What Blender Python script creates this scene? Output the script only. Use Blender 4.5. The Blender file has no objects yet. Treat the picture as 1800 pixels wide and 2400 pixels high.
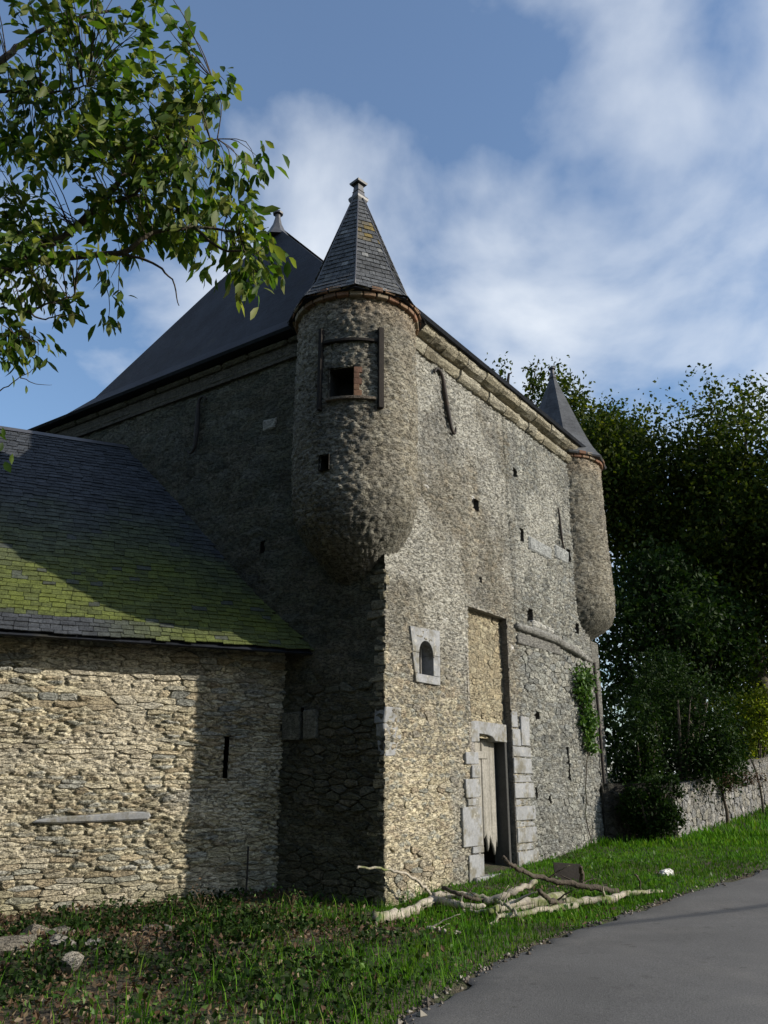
import bpy, bmesh, math, random
import numpy as np
from mathutils import Vector, Matrix, kdtree

R = math.radians
S = bpy.context.scene
COL = S.collection
rnd = random.Random(7)

# ---------------------------------------------------------------- camera, sky, sun, exposure
cam_d = bpy.data.cameras.new('camera')
cam = bpy.data.objects.new('camera', cam_d); COL.objects.link(cam)
cam_d.sensor_fit = 'VERTICAL'; cam_d.sensor_height = 36.0; cam_d.sensor_width = 27.0
cam_d.lens = 29.08
cam_d.clip_start = 0.05; cam_d.clip_end = 4000
cam.location = (0, 0, 1.6); cam.rotation_euler = (R(90 + 18.1), 0, 0)
S.camera = cam

SUN_AZ, SUN_EL = 101.0, 24.0          # degrees clockwise from the view's heading (+Y), height
world = bpy.data.worlds.new('World'); S.world = world; world.use_nodes = True
wt = world.node_tree; wt.nodes.clear()
def wn(t, **k):
    n = wt.nodes.new(t)
    for a, b in k.items(): setattr(n, a, b)
    return n
w_out = wn('ShaderNodeOutputWorld')
w_sky = wn('ShaderNodeTexSky', sky_type='NISHITA', sun_disc=False)
w_sky.sun_elevation = R(SUN_EL); w_sky.sun_rotation = R(SUN_AZ)
w_sky.air_density = 1.25; w_sky.dust_density = 0.9; w_sky.ozone_density = 5.0
w_bs = wn('ShaderNodeBackground'); w_bs.inputs[1].default_value = 0.15
wt.links.new(w_sky.outputs[0], w_bs.inputs[0])
w_tc = wn('ShaderNodeTexCoord'); w_sep = wn('ShaderNodeSeparateXYZ')
wt.links.new(w_tc.outputs['Generated'], w_sep.inputs[0])
def wmath(op, a, b=None):
    n = wn('ShaderNodeMath', operation=op)
    for i, v in enumerate((a, b)):
        if v is None: continue
        if isinstance(v, (int, float)): n.inputs[i].default_value = v
        else: wt.links.new(v, n.inputs[i])
    return n.outputs[0]
zc = wmath('ADD', wmath('MAXIMUM', w_sep.outputs[2], 0.0), 0.22)
w_cmb = wn('ShaderNodeCombineXYZ')
wt.links.new(wmath('DIVIDE', w_sep.outputs[0], zc), w_cmb.inputs[0])
wt.links.new(wmath('DIVIDE', w_sep.outputs[1], zc), w_cmb.inputs[1])
w_map = wn('ShaderNodeMapping'); w_map.inputs['Location'].default_value = (55.5, 27.9, 0.0)
w_map.inputs['Scale'].default_value = (1.0, 0.85, 1.0)
wt.links.new(w_cmb.outputs[0], w_map.inputs[0])
n_big = wn('ShaderNodeTexNoise'); n_big.inputs['Scale'].default_value = 0.75; n_big.inputs['Detail'].default_value = 2.0
n_mid = wn('ShaderNodeTexNoise'); n_mid.inputs['Scale'].default_value = 3.0
n_mid.inputs['Detail'].default_value = 7.0; n_mid.inputs['Roughness'].default_value = 0.5
n_mid.inputs['Distortion'].default_value = 0.25
for n in (n_big, n_mid): wt.links.new(w_map.outputs[0], n.inputs['Vector'])
cl = wmath('ADD', wmath('MULTIPLY', n_big.outputs[0], 0.78), wmath('MULTIPLY', n_mid.outputs[0], 1.14))
w_rmp = wn('ShaderNodeValToRGB')
e = w_rmp.color_ramp.elements
e[0].position = 0.70; e[0].color = (0.05, 0.05, 0.05, 1)
e[1].position = 0.97; e[1].color = (0.93, 0.93, 0.93, 1)
m_ = e.new(0.80); m_.color = (0.42, 0.42, 0.42, 1)
wt.links.new(wmath('MULTIPLY', cl, 0.8), w_rmp.inputs[0])
w_bc = wn('ShaderNodeBackground'); w_bc.inputs[0].default_value = (0.86, 0.92, 1.0, 1); w_bc.inputs[1].default_value = 0.86
w_mix = wn('ShaderNodeMixShader')
wt.links.new(w_rmp.outputs[0], w_mix.inputs[0]); wt.links.new(w_bs.outputs[0], w_mix.inputs[1]); wt.links.new(w_bc.outputs[0], w_mix.inputs[2])
wt.links.new(w_mix.outputs[0], w_out.inputs[0])

sun_d = bpy.data.lights.new('sun', 'SUN'); sun_d.energy = 4.8; sun_d.angle = R(0.5); sun_d.color = (1.0, 0.925, 0.80)
sun = bpy.data.objects.new('sun', sun_d); COL.objects.link(sun)
sv = Vector((math.sin(R(SUN_AZ)) * math.cos(R(SUN_EL)), math.cos(R(SUN_AZ)) * math.cos(R(SUN_EL)), math.sin(R(SUN_EL))))
sun.rotation_euler = sv.to_track_quat('Z', 'Y').to_euler(); sun.location = sv * 60
vs = S.view_settings
vs.view_transform = 'Standard'; vs.look = 'None'; vs.gamma = 1.0; vs.exposure = 0.22; vs.use_curve_mapping = False
S.cycles.max_bounces = 6; S.cycles.diffuse_bounces = 3; S.cycles.transparent_max_bounces = 8
S.cycles.use_denoising = True

# ---------------------------------------------------------------- helpers
def tag(o, label=None, cat=None, group=None, kind=None):
    if label: o['label'] = label
    if cat: o['category'] = cat
    if group: o['group'] = group
    if kind: o['kind'] = kind
    return o
def link(name, me, parent=None, mat=None, loc=None):
    o = bpy.data.objects.new(name, me); COL.objects.link(o)
    if parent is not None: o.parent = parent
    if mat is not None and me is not None and not me.materials: me.materials.append(mat)
    if loc is not None: o.location = loc
    return o
def empty(name, loc=(0, 0, 0), rz=0):
    o = bpy.data.objects.new(name, None); COL.objects.link(o); o.location = loc; o.rotation_euler = (0, 0, rz)
    o.empty_display_size = 0.3
    return o
def mesh_np(name, v, f, smooth=True, col=None):
    me = bpy.data.meshes.new(name)
    v = np.asarray(v, np.float32); f = np.asarray(f, np.int32)
    n, k = f.shape
    me.vertices.add(len(v)); me.vertices.foreach_set('co', v.ravel())
    me.loops.add(n * k); me.loops.foreach_set('vertex_index', f.ravel())
    me.polygons.add(n); me.polygons.foreach_set('loop_start', np.arange(0, n * k, k, dtype=np.int32))
    me.polygons.foreach_set('use_smooth', np.full(n, smooth))
    if col is not None:
        a = me.attributes.new('col', 'FLOAT_COLOR', 'POINT')
        c4 = np.ones((len(v), 4), np.float32); c4[:, :3] = col
        a.data.foreach_set('color', c4.ravel())
    me.update(calc_edges=True)
    return me
def mesh_py(name, v, f, smooth=False):
    me = bpy.data.meshes.new(name); me.from_pydata(v, [], f); me.update()
    if smooth: me.polygons.foreach_set('use_smooth', [True] * len(me.polygons))
    return me
def box(name, x0, x1, y0, y1, z0, z1, bev=0.0, jit=0.0, seed=0, seg=1):
    bm = bmesh.new(); bmesh.ops.create_cube(bm, size=1)
    r_ = random.Random(seed)
    for v in bm.verts:
        v.co = Vector(((x0 + x1) / 2 + v.co.x * (x1 - x0), (y0 + y1) / 2 + v.co.y * (y1 - y0), (z0 + z1) / 2 + v.co.z * (z1 - z0)))
        v.co += Vector((r_.uniform(-jit, jit), r_.uniform(-jit, jit), r_.uniform(-jit, jit)))
    if bev: bmesh.ops.bevel(bm, geom=bm.edges[:], offset=bev, segments=seg, affect='EDGES', profile=0.5)
    me = bpy.data.meshes.new(name); bm.to_mesh(me); bm.free()
    return me
def center_origin(me):
    """move the mesh so that its own centre is the origin; returns the centre"""
    n = len(me.vertices); a = np.empty(n * 3, np.float32); me.vertices.foreach_get('co', a); a = a.reshape(-1, 3)
    c = (a.min(0) + a.max(0)) / 2; me.vertices.foreach_set('co', (a - c).ravel()); me.update()
    return Vector([float(x) for x in c])
def piece(name, me, parent, mat, color=None):
    c = center_origin(me); o = link(name, me, parent, mat, c)
    if color is not None: o.color = (*color, 1)
    return o
def tube_arrays(pts, rad, n=7, jit=0.0, seed=0, cap=True):
    pts = [Vector(p) for p in pts]; r_ = random.Random(seed); V = []; F = []
    t = (pts[1] - pts[0]).normalized(); ref = Vector((0, 0, 1)) if abs(t.z) < .8 else Vector((1, 0, 0))
    a = t.cross(ref).normalized()
    for i, p in enumerate(pts):
        t = (pts[min(i + 1, len(pts) - 1)] - pts[max(i - 1, 0)]).normalized()
        a = (a - t * a.dot(t)).normalized(); b = t.cross(a)
        for k in range(n):
            an = 2 * math.pi * k / n; q = rad[i] * (1 + r_.uniform(-jit, jit))
            V.append(p + a * math.cos(an) * q + b * math.sin(an) * q)
    m = len(pts)
    for i in range(m - 1):
        for k in range(n):
            F.append((i * n + k, i * n + (k + 1) % n, (i + 1) * n + (k + 1) % n, (i + 1) * n + k))
    if cap: F.append(tuple(range(n - 1, -1, -1))); F.append(tuple((m - 1) * n + k for k in range(n)))
    return V, F
def smooth_path(pts, rad, sub=4, wob=0.0, seed=0):
    pts = [Vector(p) for p in pts]; r_ = random.Random(seed); P = []; Q = []
    for i in range(len(pts) - 1):
        p0, p1, p2, p3 = pts[max(i - 1, 0)], pts[i], pts[i + 1], pts[min(i + 2, len(pts) - 1)]
        for s in range(sub):
            t = s / sub
            P.append(0.5 * ((2 * p1) + (p2 - p0) * t + (2 * p0 - 5 * p1 + 4 * p2 - p3) * t * t + (3 * p1 - p0 - 3 * p2 + p3) * t ** 3)
                     + Vector((r_.uniform(-wob, wob), r_.uniform(-wob, wob), r_.uniform(-wob, wob))))
            Q.append(rad[i] * (1 - t) + rad[i + 1] * t)
    P.append(pts[-1]); Q.append(rad[-1])
    return P, Q
def tube(name, pts, rad, parent=None, mat=None, n=7, sub=4, wob=0.0, jit=0.0, seed=0):
    P, Q = smooth_path(pts, rad, sub, wob, seed); V, F = tube_arrays(P, Q, n, jit, seed)
    return link(name, mesh_py(name, V, F, True), parent, mat)

# value noise on arrays
def _h(ix, iy, s):
    h = (ix.astype(np.int64) * 374761393 + iy.astype(np.int64) * 668265263 + s * 974711) & 0xffffffff
    h = ((h ^ (h >> 13)) * 1274126177) & 0xffffffff
    return ((h ^ (h >> 16)) & 0xffff) / 65535.0
def vn(x, y, s=0):
    x = np.asarray(x, float); y = np.asarray(y, float)
    ix = np.floor(x); iy = np.floor(y); fx = x - ix; fy = y - iy
    fx = fx * fx * (3 - 2 * fx); fy = fy * fy * (3 - 2 * fy)
    a = _h(ix, iy, s); b = _h(ix + 1, iy, s); c = _h(ix, iy + 1, s); d = _h(ix + 1, iy + 1, s)
    return (a * (1 - fx) + b * fx) * (1 - fy) + (c * (1 - fx) + d * fx) * fy
def fbm(x, y, s=0, o=3):
    t = 0; a = .5; n = 0
    for i in range(o):
        t = t + a * vn(np.asarray(x) * 2 ** i, np.asarray(y) * 2 ** i, s + i * 17); n += a; a *= .5
    return t / n                       # 0..1
def sstep(a, b, x):
    t = np.clip((x - a) / (b - a), 0, 1); return t * t * (3 - 2 * t)

# ---------------------------------------------------------------- materials
def new_mat(name):
    m = bpy.data.materials.new(name); m.use_nodes = True; nt = m.node_tree; nt.nodes.clear()
    return m, nt
def surf(name, color=None, src=None, ramp=None, rough=.9, spec=.3, var=(2.5, .35), fine=(28, .3), bump=((9, .5), (40, .5)), bdist=.03,
         patch=None, patch2=None, trans=0.0, metal=0.0, pits=None):
    """one general material: base colour (constant, 'attr', 'obj', 'island' ramp) x two noises, two-scale bump, optional patches"""
    m, nt = new_mat(name); N = nt.nodes.new; L = nt.links.new
    out = N('ShaderNodeOutputMaterial'); p = N('ShaderNodeBsdfPrincipled')
    p.inputs['Roughness'].default_value = rough; p.inputs['Specular IOR Level'].default_value = spec; p.inputs['Metallic'].default_value = metal
    geo = N('ShaderNodeNewGeometry')
    def noise(sc, det=4, rg=.6, st=None):
        n = N('ShaderNodeTexNoise'); n.inputs['Scale'].default_value = sc; n.inputs['Detail'].default_value = det; n.inputs['Roughness'].default_value = rg
        if st is None: L(geo.outputs['Position'], n.inputs['Vector'])
        else:
            mp = N('ShaderNodeMapping'); mp.inputs['Scale'].default_value = st; L(geo.outputs['Position'], mp.inputs[0]); L(mp.outputs[0], n.inputs['Vector'])
        return n.outputs[0]
    def rng(x, a, b, c, d):
        n = N('ShaderNodeMapRange'); n.inputs[1].default_value = a; n.inputs[2].default_value = b; n.inputs[3].default_value = c; n.inputs[4].default_value = d
        L(x, n.inputs[0]); return n.outputs[0]
    if src == 'attr':
        a = N('ShaderNodeAttribute'); a.attribute_name = 'col'; c = a.outputs['Color']
    elif src == 'obj':
        a = N('ShaderNodeObjectInfo'); c = a.outputs['Color']
    elif src == 'island':
        a = N('ShaderNodeValToRGB'); a.color_ramp.interpolation = 'LINEAR'
        el = a.color_ramp.elements
        for i, (pos, cc) in enumerate(ramp):
            q = el[i] if i < 2 else el.new(pos)
            q.position = pos; q.color = (*cc, 1)
        oi = N('ShaderNodeObjectInfo'); ad = N('ShaderNodeMath'); ad.operation = 'ADD'; fr = N('ShaderNodeMath'); fr.operation = 'FRACT'
        L(oi.outputs['Random'], ad.inputs[0]); L(geo.outputs['Random Per Island'], ad.inputs[1]); L(ad.outputs[0], fr.inputs[0])
        L(fr.outputs[0], a.inputs[0]); c = a.outputs[0]
    else:
        a = N('ShaderNodeRGB'); a.outputs[0].default_value = (*color, 1); c = a.outputs[0]
    def mix(fac, A, B, mode='MIX'):
        n = N('ShaderNodeMix'); n.data_type = 'RGBA'; n.blend_type = mode
        if isinstance(fac, (int, float)): n.inputs[0].default_value = fac
        else: L(fac, n.inputs[0])
        for i, q in ((6, A), (7, B)):
            if isinstance(q, tuple): n.inputs[i].default_value = (*q, 1)
            else: L(q, n.inputs[i])
        return n.outputs[2]
    for pt in (patch, patch2):
        if pt:
            sc, lo, hi, pc = pt[:4]; st = pt[4] if len(pt) > 4 else None
            c = mix(rng(noise(sc, 5, .65, st), lo, hi, 0, 1), c, pc)
    for sc, am in (var, fine):
        if am:
            g = rng(noise(sc, 5, .65), .25, .75, 1 - am, 1 + am)
            vm = N('ShaderNodeVectorMath'); vm.operation = 'SCALE'; L(c, vm.inputs[0]); L(g, vm.inputs['Scale']); c = vm.outputs[0]
    pit = None
    if pits:                                          # pocks and open joints: darker colour in them, and deeper
        sc, lo, hi, dk, dp, st = pits
        pit = rng(noise(sc, 3, .55, st), lo, hi, 0, 1)
        q1 = N('ShaderNodeMath'); q1.operation = 'SUBTRACT'; q1.inputs[1].default_value = .5; L(noise(sc * .62, 2, .5, st), q1.inputs[0])
        q2 = N('ShaderNodeMath'); q2.operation = 'ABSOLUTE'; L(q1.outputs[0], q2.inputs[0])
        q3 = N('ShaderNodeMath'); q3.operation = 'MULTIPLY'; L(rng(q2.outputs[0], .004, .034, .15, 1), q3.inputs[0]); L(rng(pit, 0, 1, .45, 1), q3.inputs[1]); pit = q3.outputs[0]
        g = rng(pit, 0, 1, dk, 1)
        vm = N('ShaderNodeVectorMath'); vm.operation = 'SCALE'; L(c, vm.inputs[0]); L(g, vm.inputs['Scale']); c = vm.outputs[0]
    L(c, p.inputs['Base Color'])
    if bump:
        h = rng(pit, 0, 1, 0, dp) if pits else None
        for sc, am in bump:
            q = rng(noise(sc, 3, .6), 0, 1, 0, am)
            if h is None: h = q
            else:
                ad = N('ShaderNodeMath'); ad.operation = 'ADD'; L(h, ad.inputs[0]); L(q, ad.inputs[1]); h = ad.outputs[0]
        b = N('ShaderNodeBump'); b.inputs['Strength'].default_value = 1.0; b.inputs['Distance'].default_value = bdist
        L(h, b.inputs['Height']); L(b.outputs[0], p.inputs['Normal'])
    if trans:
        t = N('ShaderNodeBsdfTranslucent'); vm = N('ShaderNodeVectorMath'); vm.operation = 'MULTIPLY'
        L(c, vm.inputs[0]); vm.inputs[1].default_value = (1.5, 1.6, .6); L(vm.outputs[0], t.inputs[0])
        ms = N('ShaderNodeMixShader'); ms.inputs[0].default_value = trans; L(p.outputs[0], ms.inputs[1]); L(t.outputs[0], ms.inputs[2]); L(ms.outputs[0], out.inputs[0])
    else: L(p.outputs[0], out.inputs[0])
    return m

M = {}
M['masonry'] = surf('masonry', src='attr', var=(1.1, .22), fine=(20, .40), bump=((14, .6), (42, .5)), bdist=.04, pits=(13, .34, .44, .40, 1.0, (1, 1, 3.2)))
M['stone'] = surf('rubble stone', src='obj', var=(5, .28), fine=(24, .40), bump=((14, .6), (42, .5)), bdist=.03, pits=(18, .33, .43, .45, .6, (1, 1, 3.2)))
M['ashlar'] = surf('dressed blue-grey stone', color=(.25, .255, .262), var=(3, .2), fine=(26, .2), bump=((8, .5), (50, .5)), bdist=.008, rough=.85,
                   patch=(4, .47, .62, (.16, .15, .12)), patch2=(11, .58, .68, (.34, .33, .30)))
M['jamb'] = surf('jamb stone with painted shade', color=(.055, .055, .052), var=(3, .2), fine=(26, .25), bump=((8, .5), (50, .5)), bdist=.008)  # near-black tone paints the doorway's shade into the jamb
M['darkhole'] = surf('dark interior', color=(.02, .018, .015), bump=None)
M['slate'] = surf('dark slate', color=(.021, .024, .031), rough=.65, spec=.12, var=(1.3, .5), fine=(14, .25), bump=((5, .5), (30, .3)), bdist=.012,
                  patch=(1.2, .6, .78, (.055, .052, .04)))
M['slatepiece'] = surf('slate pieces', src='obj', rough=.7, spec=.18, var=(6, .4), fine=(30, .45), bump=((12, .7), (50, .6)), bdist=.02)
M['slatestuff'] = surf('slate field', src='attr', rough=.7, spec=.18, var=(6, .4), fine=(30, .45), bump=((12, .7), (50, .6)), bdist=.02)
M['lead'] = surf('weathered lead', color=(.06, .06, .065), rough=.5, spec=.5, bump=((12, .4),), bdist=.01)
M['oldwood'] = surf('weathered grey wood', color=(.27, .255, .225), var=(3, .2), fine=(25, .3), bump=((6, .4), (60, .5)), bdist=.008, patch=(1.6, .5, .7, (.16, .15, .12), (14, 14, 1)))
M['darkwood'] = surf('dark timber', color=(.022, .018, .015), bump=((10, .4), (60, .5)), bdist=.01)
M['iron'] = surf('rusted iron', color=(.035, .03, .027), rough=.75, bump=((30, .5),), bdist=.006, patch=(8, .5, .7, (.07, .045, .03)))
M['brick'] = surf('old brick', src='obj', var=(6, .25), fine=(30, .3), bump=((20, .6), (60, .4)), bdist=.01)
M['asphalt'] = surf('asphalt', color=(.105, .103, .102), var=(.5, .22), fine=(70, .5), bump=((60, .5), (160, .5)), bdist=.006, rough=.85,
                    patch=(.9, .5, .75, (.13, .125, .12)), patch2=(3.5, .62, .7, (.07, .068, .065)))
M['soil'] = surf('soil and moss', color=(.07, .055, .038), var=(1.5, .3), fine=(25, .4), bump=((6, .7), (30, .5)), bdist=.05, patch=(.8, .45, .6, (.035, .06, .015)))
M['grass'] = surf('grass blades', src='island', ramp=((0, (.028, .085, .006)), (1, (.13, .18, .03)), (.5, (.05, .145, .008)), (.85, (.09, .20, .012))), rough=.7, spec=.1, var=(.8, .55), fine=(5, .3), patch=(1.6, .56, .72, (.10, .12, .02)), bump=None, trans=.3)
M['litter'] = surf('dead leaves', src='island', ramp=((0, (.045, .028, .016)), (1, (.26, .21, .14)), (.4, (.075, .043, .025)), (.78, (.12, .075, .04))), rough=.8, var=(3, .2), fine=(9, 0), bump=None, trans=.1)
M['bark'] = surf('bark', color=(.075, .06, .045), var=(3, .3), fine=(25, .35), bump=((10, .7), (40, .4)), bdist=.03, patch=(2.2, .55, .7, (.10, .11, .06)))
M['deadwood'] = surf('bleached dead wood', color=(.36, .32, .26), var=(4, .3), fine=(30, .3), bump=((12, .5), (60, .5)), bdist=.012, patch=(2.5, .48, .62, (.13, .15, .05)), patch2=(4, .56, .66, (.10, .08, .06)))
def leaf_mat(name, ramp, tr=.35, rough=.5, spec=.22):
    return surf(name, src='island', ramp=ramp, rough=rough, spec=spec, var=(.8, .25), fine=(6, .15), bump=None, trans=tr)
M['leaf_near'] = leaf_mat('broad leaf', ((0, (.028, .06, .010)), (1, (.13, .18, .05)), (.5, (.065, .12, .018)), (.93, (.19, .20, .06))), .48)
M['leaf_far'] = leaf_mat('far leaf', ((0, (.012, .024, .003)), (1, (.12, .13, .018)), (.5, (.026, .045, .005)), (.88, (.06, .075, .009))), .35, .6, .1)
M['leaf_holly'] = leaf_mat('glossy dark leaf', ((0, (.007, .018, .004)), (1, (.032, .055, .012)), (.5, (.012, .030, .006))), .22, .55, .08)
M['leaf_yellow'] = leaf_mat('yellow green leaf', ((0, (.10, .14, .012)), (1, (.24, .25, .035)), (.5, (.15, .20, .02))), .45)
M['leaf_ivy'] = leaf_mat('ivy leaf', ((0, (.03, .07, .012)), (1, (.09, .16, .03)), (.5, (.05, .11, .02))), .25)

# ---------------------------------------------------------------- ground and road
def gz(x, y):
    t = np.maximum(0, np.asarray(y, float) - 11.2); v = .07 * t * t / (t + .4)
    return 2 * np.tanh(v / 2)
EDGE = [(-1.6, -30), (-1.55, -6), (-1.35, 0), (-1.0, 3), (-.45, 5.2), (.13, 6.59), (.66, 7.8), (1.25, 8.9), (2.21, 10.42), (3.48, 11.98), (4.89, 13.41), (6.32, 14.78),
        (8.3, 16.6), (10.8, 18.7), (14, 21.4), (19, 26), (27, 34), (45, 54), (80, 95)]
RP, _ = smooth_path([(a, b, 0) for a, b in EDGE], [1] * len(EDGE), 8)
RE = np.array([(p.x, p.y) for p in RP])
_t = np.gradient(RE, axis=0); _t /= np.linalg.norm(_t, axis=1)[:, None]
RN = np.stack([_t[:, 1], -_t[:, 0]], 1)             # to the right of travel
def road_side(x, y):
    """signed distance to the road's left edge, + on the road side (array in, array out)"""
    x = np.atleast_1d(np.asarray(x, float)); y = np.atleast_1d(np.asarray(y, float)); out = np.empty(x.shape)
    for s in range(0, x.size, 20000):
        dx = x.ravel()[s:s + 20000, None] - RE[None, :, 0]; dy = y.ravel()[s:s + 20000, None] - RE[None, :, 1]
        d2 = dx * dx + dy * dy; i = d2.argmin(1); k = np.arange(len(i))
        out.ravel()[s:s + 20000] = dx[k, i] * RN[i, 0] + dy[k, i] * RN[i, 1]
    return out
def ground_z(x, y):
    x = np.asarray(x, float); y = np.asarray(y, float)
    sd = road_side(x, y).reshape(x.shape)
    off = sstep(0.05, -.5, sd)
    bumps = (fbm(x * 1.3, y * 1.3, 5, 4) - .5) * .10 + (fbm(x * .4, y * .4, 9, 2) - .45) * .10
    mound = .16 * np.exp(-((x + 2.6) ** 2 / 2.2 + (y - 8.9) ** 2 / .9)) - .06 * sstep(-1.0, -3.0, x)
    road = (sd > -.05) & (sd < 4.6)
    return gz(x, y) + np.where(road, -.05, 0) + off * (bumps + mound + .03)
gx = np.unique(np.concatenate([np.linspace(-14, 16, 151), -14 - np.geomspace(.5, 1500, 22), 16 + np.geomspace(.5, 1500, 22)]))
gy = np.unique(np.concatenate([np.linspace(2, 30, 141), 2 - np.geomspace(.5, 1500, 22), 30 + np.geomspace(.5, 1500, 24)]))
GX, GY = np.meshgrid(gx, gy)
GZ = ground_z(GX, GY)
def grid_faces(nx, ny):
    i = np.arange(nx * ny).reshape(ny, nx)
    return np.stack([i[:-1, :-1].ravel(), i[:-1, 1:].ravel(), i[1:, 1:].ravel(), i[1:, :-1].ravel()], 1)
ground = link('ground', mesh_np('ground', np.stack([GX.ravel(), GY.ravel(), GZ.ravel()], 1), grid_faces(len(gx), len(gy))), None, M['soil'])
tag(ground, kind='structure')
ws = np.array([0, .06, .3, 1, 2, 3, 4, 4.5])
eb = (vn(np.arange(len(RE)) * .9, np.zeros(len(RE)), 3) - .5) * .22
rv = []
for i in range(len(RE)):
    for k, w in enumerate(ws):
        ww = w + (eb[i] if k < 3 else 0)
        x, y = RE[i] + RN[i] * ww
        rv.append((x, y, float(gz(x, y)) + .012 + .03 * math.sin(math.pi * min(1, max(0, w / 4.5))) - (.02 if k == 0 else 0)))
road = link('road', mesh_np('road', rv, grid_faces(len(ws), len(RE))), None, M['asphalt'])
tag(road, kind='structure')

# ---------------------------------------------------------------- masonry builder
def courses(u0, u1, z0, z1, hr, wr, r_, jz=.25):
    P = []; z = z0
    while z < z1:
        h = r_.uniform(*hr); u = u0 - r_.uniform(0, wr[1])
        while u < u1 + wr[0]:
            w = r_.uniform(*wr) * (1.0 if r_.random() < .8 else 1.5)
            P.append((u + w / 2, z + h / 2 + r_.uniform(-jz, jz) * h)); u += w
        z += h
    return P
def cell(i, pts, kd, sx, k=16):
    """Voronoi cell of seed i in the stretched plane, returned in wall units"""
    cx, cz = pts[i]; B = 1.0
    poly = [(-B, -B), (B, -B), (B, B), (-B, B)]
    for co, j, d in kd.find_n((cx / sx, cz, 0), k):
        if j == i: continue
        nx, nz = co[0] - cx / sx, co[1] - cz; c = (nx * nx + nz * nz) / 2; q = []
        for a in range(len(poly)):
            p0 = poly[a]; p1 = poly[(a + 1) % len(poly)]
            s0 = p0[0] * nx + p0[1] * nz - c; s1 = p1[0] * nx + p1[1] * nz - c
            if s0 <= 0: q.append(p0)
            if (s0 < 0) != (s1 < 0) and abs(s0 - s1) > 1e-12:
                t = s0 / (s0 - s1); q.append((p0[0] + (p1[0] - p0[0]) * t, p0[1] + (p1[1] - p0[1]) * t))
        poly = q
        if len(poly) < 3: return None, 0
    W = [(p[0] * sx + cx, p[1] + cz) for p in poly]
    A = .5 * abs(sum(W[a][0] * W[(a + 1) % len(W)][1] - W[(a + 1) % len(W)][0] * W[a][1] for a in range(len(W))))
    return W, A
def stone_mesh(poly, h, gap, fmap, r_, base=-.03):
    n = len(poly); cx = sum(p[0] for p in poly) / n; cz = sum(p[1] for p in poly) / n
    ch = []
    for a in range(n):
        p0 = poly[a]; p1 = poly[(a + 1) % n]
        if math.hypot(p1[0] - p0[0], p1[1] - p0[1]) < .012: continue
        ch.append((p0[0] * .85 + p1[0] * .15, p0[1] * .85 + p1[1] * .15)); ch.append((p0[0] * .15 + p1[0] * .85, p0[1] * .15 + p1[1] * .85))
    if len(ch) < 5: return None
    if len(ch) > 12: ch = ch[::1][:12] if len(ch) <= 12 else [ch[int(i * len(ch) / 12)] for i in range(12)]
    n = len(ch); ex = max(p[0] for p in ch) - min(p[0] for p in ch); ez = max(p[1] for p in ch) - min(p[1] for p in ch)
    if ez < .03 or ex < .04: return None
    fx = max(.5, 1 - 2 * gap / ex); fz = max(.5, 1 - 2 * gap / ez)
    tu = r_.uniform(-.25, .25) * h; tz = r_.uniform(-.35, .35) * h
    V = []; F = []
    for s, w in ((1.0, base), (.985, h * .72), (.80, h)):
        for (a, b) in ch:
            du = (a - cx) * fx * s; dz = (b - cz) * fz * s
            ww = w if w < 0 else w * r_.uniform(.75, 1.2) + (tu * du / ex + tz * dz / ez) * 2
            V.append((cx + du + r_.uniform(-.02, .02) * ex * s, cz + dz + r_.uniform(-.03, .03) * ez * s, ww))
    for q in range(2):
        for k in range(n): F.append((q * n + k, q * n + (k + 1) % n, (q + 1) * n + (k + 1) % n, (q + 1) * n + k))
    F.append(tuple(2 * n + k for k in range(n)))
    U = np.array(V); X = fmap(U[:, 0], U[:, 1], U[:, 2])
    return mesh_py('stone', X.tolist(), F, False)
def axis_pts(a, b, res, brk=()):
    ks = sorted({a, b, *[k for k in brk if a < k < b]}); out = []
    for p, q in zip(ks[:-1], ks[1:]):
        n = max(1, round((q - p) / res)); out += list(np.linspace(p, q, n, endpoint=False))
    return np.array(out + [b])
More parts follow.
